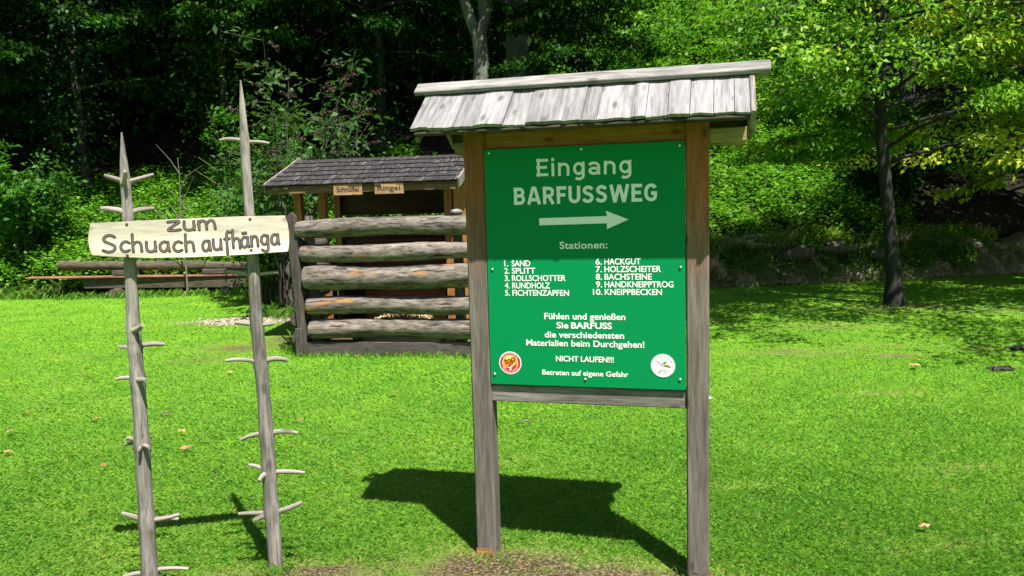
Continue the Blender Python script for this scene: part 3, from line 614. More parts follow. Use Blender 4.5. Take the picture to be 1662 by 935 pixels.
carve('"anga', -.047 + .001, .116, 1.440, 1.449, .042)
f.build('lettering', [M['groove'], M['groove_in']], CB)
for (x0, z0) in ((-.478, 1.549), (-.485, 1.424), (-.005, 1.555), (-.008, 1.427)):
    q = MB(); q.tube([(x0, -.067, z0), (x0, -.0705, z0)], [.0065, .006], 8); q.build('screw', M['twig'], CB)

# ------------------------------------------------------------------ log fence and the little hut behind it
FE = empty('log_fence', (-2.27, 8.47, 0), -.177, 'fence of five grey horizontal logs over a dark base plank in front of the hut', 'fence')
for (z0, z1, xl) in ((1.464, 1.266, 0.0), (1.192, 1.002, .03), (.965, .705, .055), (.632, .436, .07), (.388, .180, .085)):
    r = (z0 - z1) / 2; zc = (z0 + z1) / 2; P, Q = [], []
    sd = rnd.uniform(0, 6)
    for s_ in np.linspace(0, 1, 34):
        P.append((xl + s_ * 2.25, .012 * math.sin(sd + 5 * s_), zc + .008 * math.sin(sd * 2 + 7 * s_) + .012 * s_)); Q.append(r * (1.0 + .05 * math.sin(sd + 11 * s_) - .03 * s_ + rnd.uniform(-.03, .03)))
    Q[0] *= .93
    q = MB(); q.tube(P, Q, 22, jit=.045); LG = q.build('log', M['log'], FE)
q = MB(); q.box((.02, -.05, -.04), (2.3, .0, .150), 0); q.build('base_plank', M['darkwood'], FE)
q = MB(); q.box((-.06, -.10, -.05), (.012, -.055, .30), 2); q.build('corner_stake', M['darkwood'], FE)
for px in (.07, 1.72):
    q = MB(); q.tube([(px, .15, -.05), (px, .15, .8), (px - .01, .15, 1.42), (px - .01, .15, 1.50)], [.06, .055, .05, .045], 12, jit=.05); q.build('post', M['log'], FE)
q = MB(); q.tube([(1.71, .15, 1.485), (1.71, .15, 1.505), (1.71, .15, 1.525), (1.71, .15, 1.535)], [.052, .07, .05, .01], 12); q.build('post_cap', M['ridge'], FE)
q = MB()    # slanted split slab at the left corner
q.poly([(-.03, -.06, -.02), (.055, -.06, -.02), (-.005, -.06, 1.50), (-.05, -.06, 1.545), (-.11, -.06, 1.50)], (0, .05, 0), (2, 0)); q.build('corner_slab', M['darkwood'], FE)
for z0 in (.18, .40, .66, .93, 1.19):    # side rails running back to the hut, their round ends show at the corner
    q = MB(); xo = -.02 - z0 * .035
    q.tube([(xo - .02, -.02, z0), (xo - .02, .1, z0), (xo, .7, z0)], [.088, .09, .085], 14, jit=.06); q.build('side_rail', M['darkwood'], FE)

HU = empty('wooden_hut', (-2.27, 8.47, 0), -.177, 'small open wooden hut with dark shingle roof and two hanging name boards', 'hut')
for px, py, zt in ((-.42, .82, 1.84), (-.12, .82, 1.84), (1.40, .82, 1.84), (-.42, 2.0, 1.9), (1.5, 2.0, 1.9)):
    q = MB(); q.box((px, py, -.03), (px + .085, py + .085, zt), 2); q.build('post', M['hut'], HU)
q = MB(); q.box((1.50, .84, 0), (1.525, 2.0, 1.84), 2); q.build('side_wall', M['hut'], HU)
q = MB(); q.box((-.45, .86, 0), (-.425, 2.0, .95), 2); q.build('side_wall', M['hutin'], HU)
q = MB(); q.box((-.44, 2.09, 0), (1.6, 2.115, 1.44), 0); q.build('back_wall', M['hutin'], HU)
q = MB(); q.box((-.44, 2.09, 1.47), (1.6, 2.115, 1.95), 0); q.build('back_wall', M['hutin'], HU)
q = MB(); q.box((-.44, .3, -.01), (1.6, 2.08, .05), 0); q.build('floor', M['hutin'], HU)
for y0 in (.80, 2.0):
    q = MB(); q.box((-.52, y0, 1.842), (1.60, y0 + .09, 1.92), 0); q.build('beam', M['hut'], HU)
# shingle roof: staggered courses on both slopes
ey, ez, ry, rz2 = .46, 1.832, 1.40, 2.165; q = MB()
a2 = math.atan2(rz2 - ez, ry - ey); ln = math.hypot(rz2 - ez, ry - ey)
for side in (0, 1):
    for c_ in range(6):
        x = -.60 + rnd.uniform(-.02, .02)
        while x < 1.60:
            wd = rnd.uniform(.09, .20); s0 = c_ * ln / 6 - .02 + rnd.uniform(-.012, .012); s1 = (c_ + 1.35) * ln / 6
            s1 = min(s1, ln); x1 = min(x + wd, 1.66)
            V, Gq = [], []; o3 = [rnd.uniform(0, 50) for _ in range(3)]
            for s_, off in ((s0, .030), (s1, .012)):
                for xx in (x + .002, x1 - .002):
                    for dz in (0, -.014):
                        yy = s_ * math.cos(a2) - math.sin(a2) * (off + dz); zz = ez + s_ * math.sin(a2) + math.cos(a2) * (off + dz)
                        V.append((xx, ey + yy if side == 0 else 2 * ry - ey - yy, zz)); Gq.append((s_ + o3[0], xx + o3[1], dz + o3[2]))
            fs = [(0, 2, 6, 4), (1, 5, 7, 3), (0, 1, 3, 2), (4, 6, 7, 5), (0, 4, 5, 1), (2, 3, 7, 6)]
            q._add(V, fs if side == 0 else [z[::-1] for z in fs], Gq); x = x1
HR = q.build('roof', M['tar'], HU)
for side in (0, 1):
    q = MB(); rot = Matrix.Rotation(a2 if side == 0 else -a2, 3, 'X')
    lo, hi = ((-.58, ey, ez - .018), (1.64, ey + ln - .004, ez - .004))
    if side == 0: q.box(lo, hi, 0, rot, (0, ey, ez))
    else: q.box((-.58, 2 * ry - ey - ln + .004, ez - .018), (1.64, 2 * ry - ey, ez - .004), 0, rot, (0, 2 * ry - ey, ez))
    q.build('roof_boarding', M['fascia'], HR)
for x0 in (-.605, 1.655):
    for side in (0, 1):
        q = MB(); rot = Matrix.Rotation(a2 if side == 0 else -a2, 3, 'X')
        if side == 0: q.box((x0, ey - .015, ez - .07), (x0 + .022, ey + ln, ez + .04), 1, rot, (0, ey, ez))
        else: q.box((x0, 2 * ry - ey - ln, ez - .07), (x0 + .022, 2 * ry - ey + .015, ez + .04), 1, rot, (0, 2 * ry - ey, ez))
        q.build('barge_board', M['rail'], HR)
q = MB(); q.box((-.58, ey + .015, ez - .085), (1.63, ey + .045, ez - .022), 0); q.build('fascia', M['fascia'], HR)
for tx, x0, x1 in (('Schnüffel', .235, .565), ('Ringel', .715, 1.045)):
    q = MB(); q.box((x0, ey - .012, 1.717), (x1, ey + .010, 1.838), 0, bev=.002); nb = q.build('name_board', M['board'], HU)
    nb['label'] = 'small pale wooden name board reading ' + tx
    f = Flat(); f.text(tx, x0 + .035, 1.752, x1 - x0 - .07, .062, ey - .0135, offset=.02 if tx[0] == 'S' else .012); f.build('lettering', [M['ink']], nb)

HL = FE.matrix_basis if False else Matrix.Translation((-2.27, 8.47, 0)) @ Matrix.Rotation(-.177, 4, 'Z')
BX = empty('wooden_box', HL @ Vector((.80, 1.15, .05)), -.177, 'big red-brown wooden box standing inside the hut behind the logs', 'box')
q = MB()
for k in range(4): q.box((-.5, -.02, .0 + k * .277), (.5, .005, .272 + k * .277), 0)
q.build('front_panel', M['box'], BX)
q = MB(); q.box((-.5, .006, 0), (-.475, .7, 1.1), 1); q.box((.475, .006, 0), (.5, .7, 1.1), 1); q.box((-.474, .68, 0), (.474, .7, 1.1), 0); q.build('side_panels', M['box'], BX)
q = MB(); q.box((-.52, -.03, 1.112), (.52, .72, 1.135), 0); q.build('lid', M['box'], BX)
n = 5000; a_ = rng.random(n) * 6.28; rr_ = np.sqrt(rng.random(n)); xx = .95 + .62 * rr_ * np.cos(a_); yy = .62 + .30 * rr_ * np.sin(a_); zz = .055 + .30 * (1 - rr_ ** 1.6) + .02 * rng.random(n) + .03
P = np.array(HL.to_3x3()) @ np.stack([xx, yy, zz]); P = P.T + np.array([-2.27, 8.47, 0])
tag(leaves('wood_chips', P, rng.normal(0, 1, (n, 3)), rng.normal(0, 1, (n, 3)) + [0, 0, 1], .045, .022, rng.normal(.5, .2, n), M['chips']), 'heap of pale wood chips on the floor behind the log fence', 'wood chips', kind='stuff')
q = MB(); q.tube([HL @ Vector((.95, .62, .05)), HL @ Vector((.95, .62, .2)), HL @ Vector((.95, .62, .34))], [.55, .36, .05], 18)
wc = q.build('wood_chip_heap', flat_mat('chip_core', (.35, .26, .14), .9)); tag(wc, 'low mound of pale wood chips heaped behind the lowest fence log', 'heap')

# ------------------------------------------------------------------ stacked timber at the edge of the lawn
def timber(name, label, cat, pts, rad, mat, box=None):
    c0 = Vector(pts[0]); o = None; q = MB()
    if box is None:
        n = 16; P = [Vector(pts[0]).lerp(Vector(pts[1]), i / (n - 1)) - c0 for i in range(n)]; q.tube(P, [rad * (1 + .03 * math.sin(i)) for i in range(n)], 16, jit=.03)
    else:
        d = Vector(pts[1]) - c0; rot = Vector((1, 0, 0)).rotation_difference(d.normalized()).to_matrix()
        q.box((0, -box[0] / 2, -box[1] / 2), (d.length, box[0] / 2, box[1] / 2), 0, rot, (0, 0, 0), bev=.01)
    o = q.build(name, mat, None, c0); return tag(o, label, cat, 'timber stacked along the lawn edge')
timber('round_log', 'round grey-brown log lying on top at the left half of the timber stack', 'log', ((-8.62, 15.05, .615), (-5.80, 14.95, .545)), .092, M['timber'])
timber('round_log', 'thinner round log butted to the right end of the left top log', 'log', ((-5.78, 14.95, .54), (-4.1, 14.88, .475)), .085, M['timber'])
timber('plank', 'long thin reddish plank sticking out to the left under the top logs', 'plank', ((-9.15, 14.92, .405), (-4.3, 14.86, .345)), 0, M['redplank'], (.22, .035))
timber('squared_beam', 'squared brown beam lying under the reddish plank', 'beam', ((-8.1, 14.98, .275), (-4.4, 14.86, .215)), 0, M['timber'], (.2, .20))
timber('squared_beam', 'darker squared beam behind the front one in the timber stack', 'beam', ((-8.3, 15.32, .275), (-4.3, 15.2, .235)), 0, M['darkwood'], (.2, .2))
for i, (px, pz, lb) in enumerate(((-7.3, .42, 'left dark spacer block between reddish plank and round log'), (-5.6, .40, 'right dark spacer block between reddish plank and round log'))):
    q = MB(); q.box((-.22, -.15, 0), (.22, .15, .085), 0); o = q.build('spacer_block', M['darkwood'], None, (px, 14.95, pz)); tag(o, lb, 'block', 'timber stacked along the lawn edge')
for px, lb in ((-7.45, 'short round log under the left part of the timber stack'), (-5.35, 'short round log under the right part of the timber stack')):
    q = MB(); q.tube([(0, -.22, 0), (0, .2, 0), (0, .55, 0)], [.10, .10, .10], 14, jit=.05); o = q.build('bearer_log', M['timber'], None, (px, 14.85, .075)); tag(o, lb, 'log', 'bearers under the timber stack')

# ------------------------------------------------------------------ trees and shrubs
def spray(P0, n, spread, flat, rg):
    return P0 + rg.normal(0, 1, (n, 3)) * np.array([spread, spread, flat])
def tree(name, label, cat, x, y, h, r, cz, nl, per, lsize, lmat, bmat, seed, tr=.12, group=None, top=.62, low=.35, lean=(0, 0), tintbase=.45, aim=None, droop=.25, trunks=1, sink=0.1, twigs=5, core=0, bright=0):
    rg = np.random.default_rng(seed); rr = random.Random(seed); z0 = float(hgt(x, y)) - sink
    T = empty(name, (x, y, z0), 0, label, cat, group); q = MB(); LP_, LT_ = [], []
    tp = []
    for k in range(15):
        s_ = k / 14; tp.append(Vector((lean[0] * s_ ** 1.5 * h + .09 * math.sin(seed + s_ * 6), lean[1] * s_ ** 1.5 * h + .09 * math.cos(seed * 2 + s_ * 5), s_ * h * .93)))
    q.tube(tp, [tr * (1.6 if k == 0 else 1) * (1 - .85 * k / 14) + .008 for k in range(15)], 12, jit=.09)
    for i in range(nl):
        s_ = (i + rr.random()) / nl; zz = cz + (h * .93 - cz) * s_
        prof = low + (1 - low) * min(1, s_ / top) if s_ < top else 1 - .75 * (s_ - top) / (1 - top)
        az = i * 2.399 + rr.uniform(-.4, .4)
        L = r * prof * rr.uniform(.75, 1.15)
        if aim is not None:
            d = math.cos(az - aim[0]); L *= 1 + aim[1] * d
        k0 = min(13, int(zz / (h * .93) * 14)); b0 = tp[k0].lerp(tp[k0 + 1], zz / (h * .93) * 14 - k0)
        up = rr.uniform(.15, .5) * (1 - .3 * s_); D = Vector((math.cos(az), math.sin(az), 0)); pts = []
        for k in range(8):
            u_ = k / 7; pts.append(b0 + D * L * u_ + Vector((rr.uniform(-.05, .05), rr.uniform(-.05, .05), L * (up * u_ - droop * u_ * u_ * 1.6))))
        q.tube(pts, [max(.006, tr * .33 * (1 - s_ * .5) * (1 - u_ / 7.6)) for u_ in range(8)], 6, cap=False)
        pa = np.array(pts)
        for tw in range(twigs):
            u_ = .25 + .75 * (tw + rr.random()) / twigs; kk = min(6, int(u_ * 7)); base = pa[kk] + (pa[kk + 1] - pa[kk]) * (u_ * 7 - kk)
            a3 = az + rr.choice((-1, 1)) * rr.uniform(.3, 1.3); tl = L * rr.uniform(.2, .42) * (1.1 - .5 * u_) + .1
            tip = base + np.array([math.cos(a3) * tl, math.sin(a3) * tl, tl * rr.uniform(-.35, .2)])
            if tw % 2 == 0: q.tube([base, (base + tip) / 2 + [0, 0, .03 * tl], tip], [.009, .006, .003], 4, cap=False)
            n = max(4, int(per * rr.uniform(.6, 1.4))); ss = rg.random(n)[:, None]
            LP_.append(spray(base + (tip - base) * ss, n, .06 + .09 * tl, .03 + .03 * tl, rg))
            LT_.append(np.full(n, tintbase + rg.normal(0, .13)) + rg.normal(0, .13, n))
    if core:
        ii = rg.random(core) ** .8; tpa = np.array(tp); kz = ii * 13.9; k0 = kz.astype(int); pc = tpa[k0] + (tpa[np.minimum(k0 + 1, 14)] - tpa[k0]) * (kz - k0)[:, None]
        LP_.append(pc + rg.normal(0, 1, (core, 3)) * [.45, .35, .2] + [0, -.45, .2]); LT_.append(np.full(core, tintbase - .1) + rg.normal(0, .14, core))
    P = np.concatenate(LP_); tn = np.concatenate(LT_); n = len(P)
    if bright and aim is not None: tn = tn + bright * np.clip(((P[:, 0] - tp[7].x) * math.cos(aim[0]) + (P[:, 1] - tp[7].y) * math.sin(aim[0])) / r, 0, 1.2)  # sunlit front painted by tint: leaves lighten toward the aim side
    ax = np.array([tp[7].x, tp[7].y, 0]); out = P - ax; out[:, 2] = 0; out = nrm(out)
    D = out * .8 + rg.normal(0, .6, (n, 3)); D[:, 2] -= .25
    Nn = rg.normal(0, .45, (n, 3)); Nn[:, 2] += 1; Nn += out * .35
    ls = lsize * (.65 + .7 * rg.random(n))
    q.build('trunk', bmat, T)
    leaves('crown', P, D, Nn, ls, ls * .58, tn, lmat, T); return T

def shrub(name, label, cat, x, y, h, r, stems, per, lsize, lmat, bmat, seed, group=None, tintbase=.5, lean=(0, 0), narrow=.5, sr=.012, lo=.15, twigs=9):
    rg = np.random.default_rng(seed); rr = random.Random(seed); z0 = float(hgt(x, y)) - .05
    T = empty(name, (x, y, z0), 0, label, cat, group); q = MB(); LP_, LT_, LO = [], [], []
    for i in range(stems):
        az = i * 2.4 + rr.uniform(-.5, .5); L = h * rr.uniform(.55, 1.05); sp = r * rr.uniform(.3, 1.0); pts = []
        for k in range(8):
            u_ = k / 7; pts.append(np.array([math.cos(az) * (.08 + sp * u_ ** 1.4) + lean[0] * u_ * h, math.sin(az) * (.08 + sp * u_ ** 1.4) + lean[1] * u_ * h, L * (u_ - .12 * u_ ** 3)]) + rg.normal(0, .015, 3))
        q.tube(pts, [sr * (1 - u_ / 9) for u_ in range(8)], 5, cap=False)
        pa = np.array(pts); td = nrm((pa[-1] - pa[-3])[None])[0]
        for tw in range(twigs):
            u_ = lo + (1 - lo) * (tw + rr.random()) / twigs; kk = min(6, int(u_ * 7)); base = pa[kk] + (pa[kk + 1] - pa[kk]) * (u_ * 7 - kk)
            a3 = rr.uniform(0, 6.28); tl = r * narrow * rr.uniform(.25, .8); tip = base + np.array([math.cos(a3) * tl, math.sin(a3) * tl, tl * rr.uniform(-.2, .7)])
            q.tube([base, tip], [.005, .002], 4, cap=False)
            n = max(3, int(per * rr.uniform(.6, 1.4))); ss = rg.random(n)[:, None]
            LP_.append(spray(base + (tip - base) * ss, n, .05 + .1 * tl, .04 + .06 * tl, rg)); LT_.append(tintbase + rg.normal(0, .12) + rg.normal(0, .13, n))
            LO.append(np.tile(nrm((tip - base)[None]), (n, 1)))
    P = np.concatenate(LP_); n = len(P); O = np.concatenate(LO); D = O + rg.normal(0, .55, (n, 3)); D[:, 2] -= .3
    Nn = rg.normal(0, .5, (n, 3)); Nn[:, 2] += .9; ls = lsize * (.6 + .8 * rg.random(n))
    q.build('stems', bmat, T); leaves('foliage', P, D, Nn, ls, ls * .5, np.concatenate(LT_), lmat, T); return T

# forest edge on the left: crowns wider aloft than below, so they shade what lies under them
EDGE = 'broadleaf trees at the forest edge'
for i, (x, y, h, r, cz, lb) in enumerate((
        (-13.2, 18.6, 11.5, 4.0, 1.6, 'dark broadleaf tree at the far left edge of the forest'),
        (-9.9, 18.6, 12, 4.0, 2.6, 'big broadleaf tree with low hanging sprays above the left pole'),
        (-6.6, 19.0, 12.5, 3.8, 3.0, 'broadleaf tree with sunlit leaf sprays between the two bare poles'),
        (-2.9, 19.3, 12.5, 3.9, 2.4, 'dark broadleaf tree behind the hut roof'),
        (1.6, 17.6, 9.5, 2.3, 1.2, 'dense small-leaved tree with glossy dark leaves above the sign roof'))):
    tree('broadleaf_tree', lb, 'tree', x, y, h, r, cz, 36, 100, .125 if i < 4 else .10, M['leaf_dark'], M['bark'], 20 + i, .10, EDGE, .55, .6, tintbase=(.40, .38, .58, .36, .42)[i], aim=(-1.57, (0, 0, .12, 0, .1)[i]), twigs=8, core=5000)  # higher tintbase of the third tree paints its sunlit sprays into the colour
# trunks showing over the sign roof
FT = empty('forked_tree', (-.56, 17.0, float(hgt(-.56, 17)) - .1), 0, 'pale mossy forked trunk rising in the dark above the sign roof', 'tree')
q = MB(); zf = 5.05 - FT.location.z
q.tube([(.05 * math.sin(k), .04 * math.cos(k * 1.7), zf * k / 9) for k in range(10)], [.21 - .006 * k for k in range(10)], 14, jit=.09)
FP = []
for dx, ln_ in ((-.42, 4.2), (.30, 4.6), (.07, 3.0)):
    pts = [(.02 + dx * (1 - math.exp(-k * .45)) * 1.3, .03 * k * (1 if dx > 0 else -1), zf - .1 + ln_ * k / 8) for k in range(9)]
    q.tube(pts, [.125 - .012 * k if abs(dx) > .1 else .06 - .006 * k for k in range(9)], 10, jit=.1); FP += pts[4:]
q.build('trunk', M['bark_pale'], FT); rg = np.random.default_rng(8); FP = np.array(FP); n = 5200
P = FP[rg.integers(0, len(FP), n)] + rg.normal(0, .75, (n, 3)) + [0, 0, .5]; D = rg.normal(0, 1, (n, 3)); D[:, 2] -= .3
leaves('crown', P, D, rg.normal(0, .5, (n, 3)) + [0, 0, 1], .12, .07, .4 + rg.normal(0, .16, n), M['leaf_dark'], FT)
tree('stout_tree', 'stout dark grey trunk standing right of the pale forked trunk', 'tree', .36, 20.0, 15, 3.5, 8.0, 14, 30, .2, M['leaf_dark'], M['bark_grey'], 42, .30, None, .5, .5)
# sunlit tree on the lawn at right
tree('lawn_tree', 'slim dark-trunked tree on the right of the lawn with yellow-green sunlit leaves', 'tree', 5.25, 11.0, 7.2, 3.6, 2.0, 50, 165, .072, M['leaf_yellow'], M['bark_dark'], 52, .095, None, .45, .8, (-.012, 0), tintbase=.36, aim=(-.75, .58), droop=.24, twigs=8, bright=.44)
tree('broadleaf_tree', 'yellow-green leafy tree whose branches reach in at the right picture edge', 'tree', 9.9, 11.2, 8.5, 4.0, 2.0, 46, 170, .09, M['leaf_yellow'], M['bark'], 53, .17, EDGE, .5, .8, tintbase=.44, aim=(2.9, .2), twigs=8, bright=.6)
tree('broadleaf_tree', 'dark tree above the black hollow at the right edge', 'tree', 11.2, 15.2, 10, 4.4, 1.6, 38, 100, .13, M['leaf_dark'], M['bark'], 54, .2, EDGE, .5, .7, twigs=6)
tree('broadleaf_tree', 'shaded tree uphill between the slim lawn tree and the black hollow', 'tree', 10.0, 20.0, 10, 3.6, 1.5, 30, 90, .13, M['leaf_dark'], M['bark'], 55, .2, EDGE, .5, .7, twigs=6)

# the wood further up the slope reads as one mass
LPs, DTs = [], []; rg = np.random.default_rng(77); tb = MB()
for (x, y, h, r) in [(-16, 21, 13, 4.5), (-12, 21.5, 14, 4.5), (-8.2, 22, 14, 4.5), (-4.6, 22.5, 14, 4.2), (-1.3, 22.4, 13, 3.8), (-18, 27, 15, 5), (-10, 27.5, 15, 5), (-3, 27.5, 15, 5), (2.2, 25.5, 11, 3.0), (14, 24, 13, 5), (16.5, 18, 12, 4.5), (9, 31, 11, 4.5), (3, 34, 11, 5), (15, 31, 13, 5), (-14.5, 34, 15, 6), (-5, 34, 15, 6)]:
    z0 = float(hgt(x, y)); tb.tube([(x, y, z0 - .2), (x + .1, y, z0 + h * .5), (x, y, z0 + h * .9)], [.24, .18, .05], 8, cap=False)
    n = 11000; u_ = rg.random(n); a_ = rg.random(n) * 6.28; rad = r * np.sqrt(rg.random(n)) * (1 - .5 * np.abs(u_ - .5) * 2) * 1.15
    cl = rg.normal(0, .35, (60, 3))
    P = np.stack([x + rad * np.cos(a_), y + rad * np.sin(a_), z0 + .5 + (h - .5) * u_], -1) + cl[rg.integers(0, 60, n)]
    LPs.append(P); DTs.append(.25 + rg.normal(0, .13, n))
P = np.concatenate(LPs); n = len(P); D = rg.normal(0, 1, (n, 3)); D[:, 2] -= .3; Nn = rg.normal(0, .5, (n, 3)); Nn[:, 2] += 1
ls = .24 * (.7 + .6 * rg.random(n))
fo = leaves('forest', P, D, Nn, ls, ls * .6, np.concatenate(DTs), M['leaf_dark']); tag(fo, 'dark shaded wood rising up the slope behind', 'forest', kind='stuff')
ft = tb.build('trunk', M['bark'], fo); ft['kind'] = 'stuff'

# shrubs
shrub('leafy_shrub', 'drooping green shrub at the left picture edge', 'shrub', -9.8, 15.9, 2.7, 1.15, 20, 30, .12, M['leaf_mid'], M['twig'], 61, tintbase=.38, lo=.42)
shrub('leafy_shrub', 'tall light green shrub behind the taller pole', 'shrub', -4.1, 13.2, 3.7, 1.0, 20, 34, .10, M['leaf_mid'], M['twig'], 62, tintbase=.45)
shrub('leafy_shrub', 'broad green shrub just above the hut roof', 'shrub', -1.9, 13.4, 2.5, 1.2, 18, 22, .14, M['leaf_dark'], M['twig'], 63, tintbase=.6)
B = shrub('butterfly_bush', 'tall thin bush with bare dark stems and faded flower spikes left of the hut', 'bush', -3.35, 11.6, 4.2, 1.3, 15, 16, .115, M['leaf_grey'], M['twig'], 64, tintbase=.35, lean=(.12, 0), sr=.020, lo=.45, narrow=.6)
rg = np.random.default_rng(9); n = 0; PP, DD = [], []
for i in range(34):
    a_ = rg.random() * 6.28; rr_ = 1.0 * math.sqrt(rg.random()); zb = 2.2 + 2.1 * rg.random() * (1 - .3 * rr_); b0 = np.array([.42 + rr_ * math.cos(a_), rr_ * math.sin(a_), zb]); d = np.array([math.cos(a_) * .9, math.sin(a_) * .9, .25])
    k = 45; s_ = rg.random(k)[:, None]; PP.append(b0 + d * .26 * s_ + rg.normal(0, .016, (k, 3)) * (1.2 - s_)); DD.append(rg.normal(0, 1, (k, 3)))
PP = np.concatenate(PP); leaves('flower_spikes', PP, np.concatenate(DD), rg.normal(0, 1, (len(PP), 3)), .04, .028, rg.random(len(PP)), M['flower'], B)
for i, (x, y, h, r, lb) in enumerate(((2.6, 15.9, 2.2, 1.1, 'sunlit bush on the bank just right of the sign'), (4.4, 17.5, 2.4, 1.3, 'sunlit bush on the slope left of the slim lawn tree'), (3.2, 20.0, 2.6, 1.4, 'bright green bush high on the slope over the sign roof'),
                                      (6.6, 18.8, 2.3, 1.3, 'green bush on the slope right of the slim lawn tree'), (5.6, 22.5, 3.0, 1.6, 'light green bush near the top of the sunlit slope'), (7.6, 15.8, 1.4, .9, 'low dark bush on the bank beside the black hollow'), (4.0, 24.5, 2.6, 1.5, 'pale green bush at the upper edge of the sunlit slope'))):
    shrub('leafy_shrub', lb, 'shrub', x, y, h, r, 18, 24, .13, M['herb'] if i != 5 else M['leaf_dark'], M['twig'], 70 + i, 'bushes on the sunlit slope', tintbase=.45)
# bare pale saplings in front of the dark wood at left
for i, (x, y, h, lb) in enumerate(((-6.05, 14.6, 2.6, 'bare pale forked sapling between the two poles'), (-5.35, 15.0, 2.4, 'thin bare stem leaning right beside the taller pole'), (-6.9, 15.2, 2.2, 'thin arching bare twig behind the shorter pole'))):
    rr = random.Random(i + 3); q = MB(); z0 = 0; P = [(.02 * math.sin(k), 0, k / 9 * h) for k in range(10)] if i != 2 else [(.9 * (k / 9) ** 2, 0, h * (k / 9) - .5 * (k / 9) ** 3) for k in range(10)]
    q.tube(P, [.02 - .0016 * k for k in range(10)], 6)
    for k in range(5):
        b0 = Vector(P[4 + k]); a_ = rr.choice((-1, 1)); q.tube([b0, b0 + Vector((a_ * .15, 0, .25)), b0 + Vector((a_ * rr.uniform(.25, .6), rr.uniform(-.2, .2), .35 + rr.random() * .2))], [.009, .006, .003], 5, cap=False)
    o = q.build('bare_sapling', M['twig_pale'], None, (x, y, float(hgt(x, y)) - .05)); tag(o, lb, 'sapling')

# herbs and nettles covering the slope
def herbs(n, x0, x1, y0, y1, hmax, seed, lsz=.11):
    rg = np.random.default_rng(seed); ns = n // 9
    x = x0 + (x1 - x0) * rg.random(ns); y = y0 + (y1 - y0) * rg.random(ns); k = (y > edge(x) + .12 + .25 * rg.random(ns)); x, y = x[k], y[k]; ns = len(x)
    hh = hmax * (.35 + .65 * rg.random(ns)) * (.75 + .35 * wav(x * 1.4, y * 1.4))
    cl = .45 + .17 * wav(x * 2.3 + 5, y * 2.1) + .12 * wav(x * .8, y * .7 + 3) + rg.normal(0, .1, ns)
    P, D, tn = [], [], []
    az = rg.random(ns) * 6.28; lx = rg.normal(0, .13, ns); ly = rg.normal(0, .13, ns) - .05
    z0 = hgt(x, y)
    for j in range(9):
        u_ = .15 + .85 * (j + rg.random(ns)) / 9; a_ = az + j * 1.9
        P.append(np.stack([x + lx * u_, y + ly * u_, z0 + hh * u_], -1)); D.append(np.stack([np.cos(a_), np.sin(a_), -.15 + .5 * u_ + rg.normal(0, .2, ns)], -1)); tn.append(cl + rg.normal(0, .1, ns))
    return np.concatenate(P), np.concatenate(D), np.concatenate(tn)
H_ = [herbs(56000, -11, -2.2, 15.3, 19.2, .75, 1), herbs(66000, 1.2, 7.7, 13.4, 21, .62, 2), herbs(40000, 1.0, 9.5, 21, 31, .75, 3, .15), herbs(14000, 7.4, 10.5, 17.5, 22, .7, 8), herbs(16000, -2.8, 1.4, 13.7, 17, .5, 4)]
rg = np.random.default_rng(12); nb = 260; cx_ = 2.6 + 6.2 * rg.random(nb); cz_ = .1 + .75 * rg.random(nb) ** .7; q9 = 34
bxx = np.repeat(cx_, q9) + rg.normal(0, .09, nb * q9); bzz = np.repeat(cz_, q9) + rg.normal(0, .07, nb * q9)
H_.append((np.stack([bxx, edge(bxx) - .10 + .30 * np.clip(bzz, 0, 1) - .10 * rg.random(nb * q9), np.maximum(bzz, .02)], -1), rg.normal(0, .6, (nb * q9, 3)) + [0, -.6, .1], np.repeat(.35 + rg.normal(0, .15, nb), q9) + rg.normal(0, .08, nb * q9)))
P = np.concatenate([a[0] for a in H_]); D = np.concatenate([a[1] for a in H_]); n = len(P); rg = np.random.default_rng(4)
Nn = rg.normal(0, .4, (n, 3)); Nn[:, 2] += 1; ls = np.where(P[:, 1] > 21, .17, np.where(np.arange(n) >= n - nb * q9, .07, .115)) * (.6 + .7 * rg.random(n))
tag(leaves('undergrowth', P, D, Nn, ls, ls * .48, np.concatenate([a[2] for a in H_]), M['herb']), 'bright green nettles and herbs covering the slope', 'undergrowth', kind='stuff')

# ------------------------------------------------------------------ eroded earth bank at right
bx = np.linspace(2.3, 11, 190); bs = np.linspace(0, 1, 16); rg = np.random.default_rng(3)
V, Fs, Gq = [], [], []
for i, x in enumerate(bx):
    e_ = float(edge(x))
    for j, s_ in enumerate(bs):
        prof_y = -.12 + .16 * s_ + .55 * max(0, s_ - .72) ** 1.0 * 2.4; z = .72 * min(1, (s_ / .75) ** .8)
        bulge = .13 * math.sin(x * 2.7 + 1.3 * math.sin(s_ * 5)) + .08 * math.sin(x * 6.1 + s_ * 7) + .06 * math.sin(x * 13 + s_ * 11) + .04 * math.sin(x * 23 - s_ * 17) + rg.normal(0, .028)
        bulge += math.exp(-((s_ - .42) / .2) ** 2) * (.20 + .18 * math.sin(x * 3.3 + .8 * math.sin(x * 1.7))) - .12 * math.exp(-((s_ - .78) / .1) ** 2) * (1 + math.sin(x * 4.7))
        z *= 1 + .14 * math.sin(x * 1.9) + .07 * math.sin(x * 5.3)
        fade = min(1, (x - 2.3) / .4, (11 - x) / .8)
        V.append((x + rg.normal(0, .012), e_ + prof_y + bulge * .9 * math.sin(3.14 * min(s_ * 1.2, 1)) + .05, max(-.03, z * fade + rg.normal(0, .014))))
        Gq.append((x, s_, 0))
    if i:
        for j in range(len(bs) - 1):
            a_ = (i - 1) * len(bs) + j; Fs.append((a_, a_ + len(bs), a_ + len(bs) + 1, a_ + 1))
q = MB(); q._add(V, Fs, Gq, True)
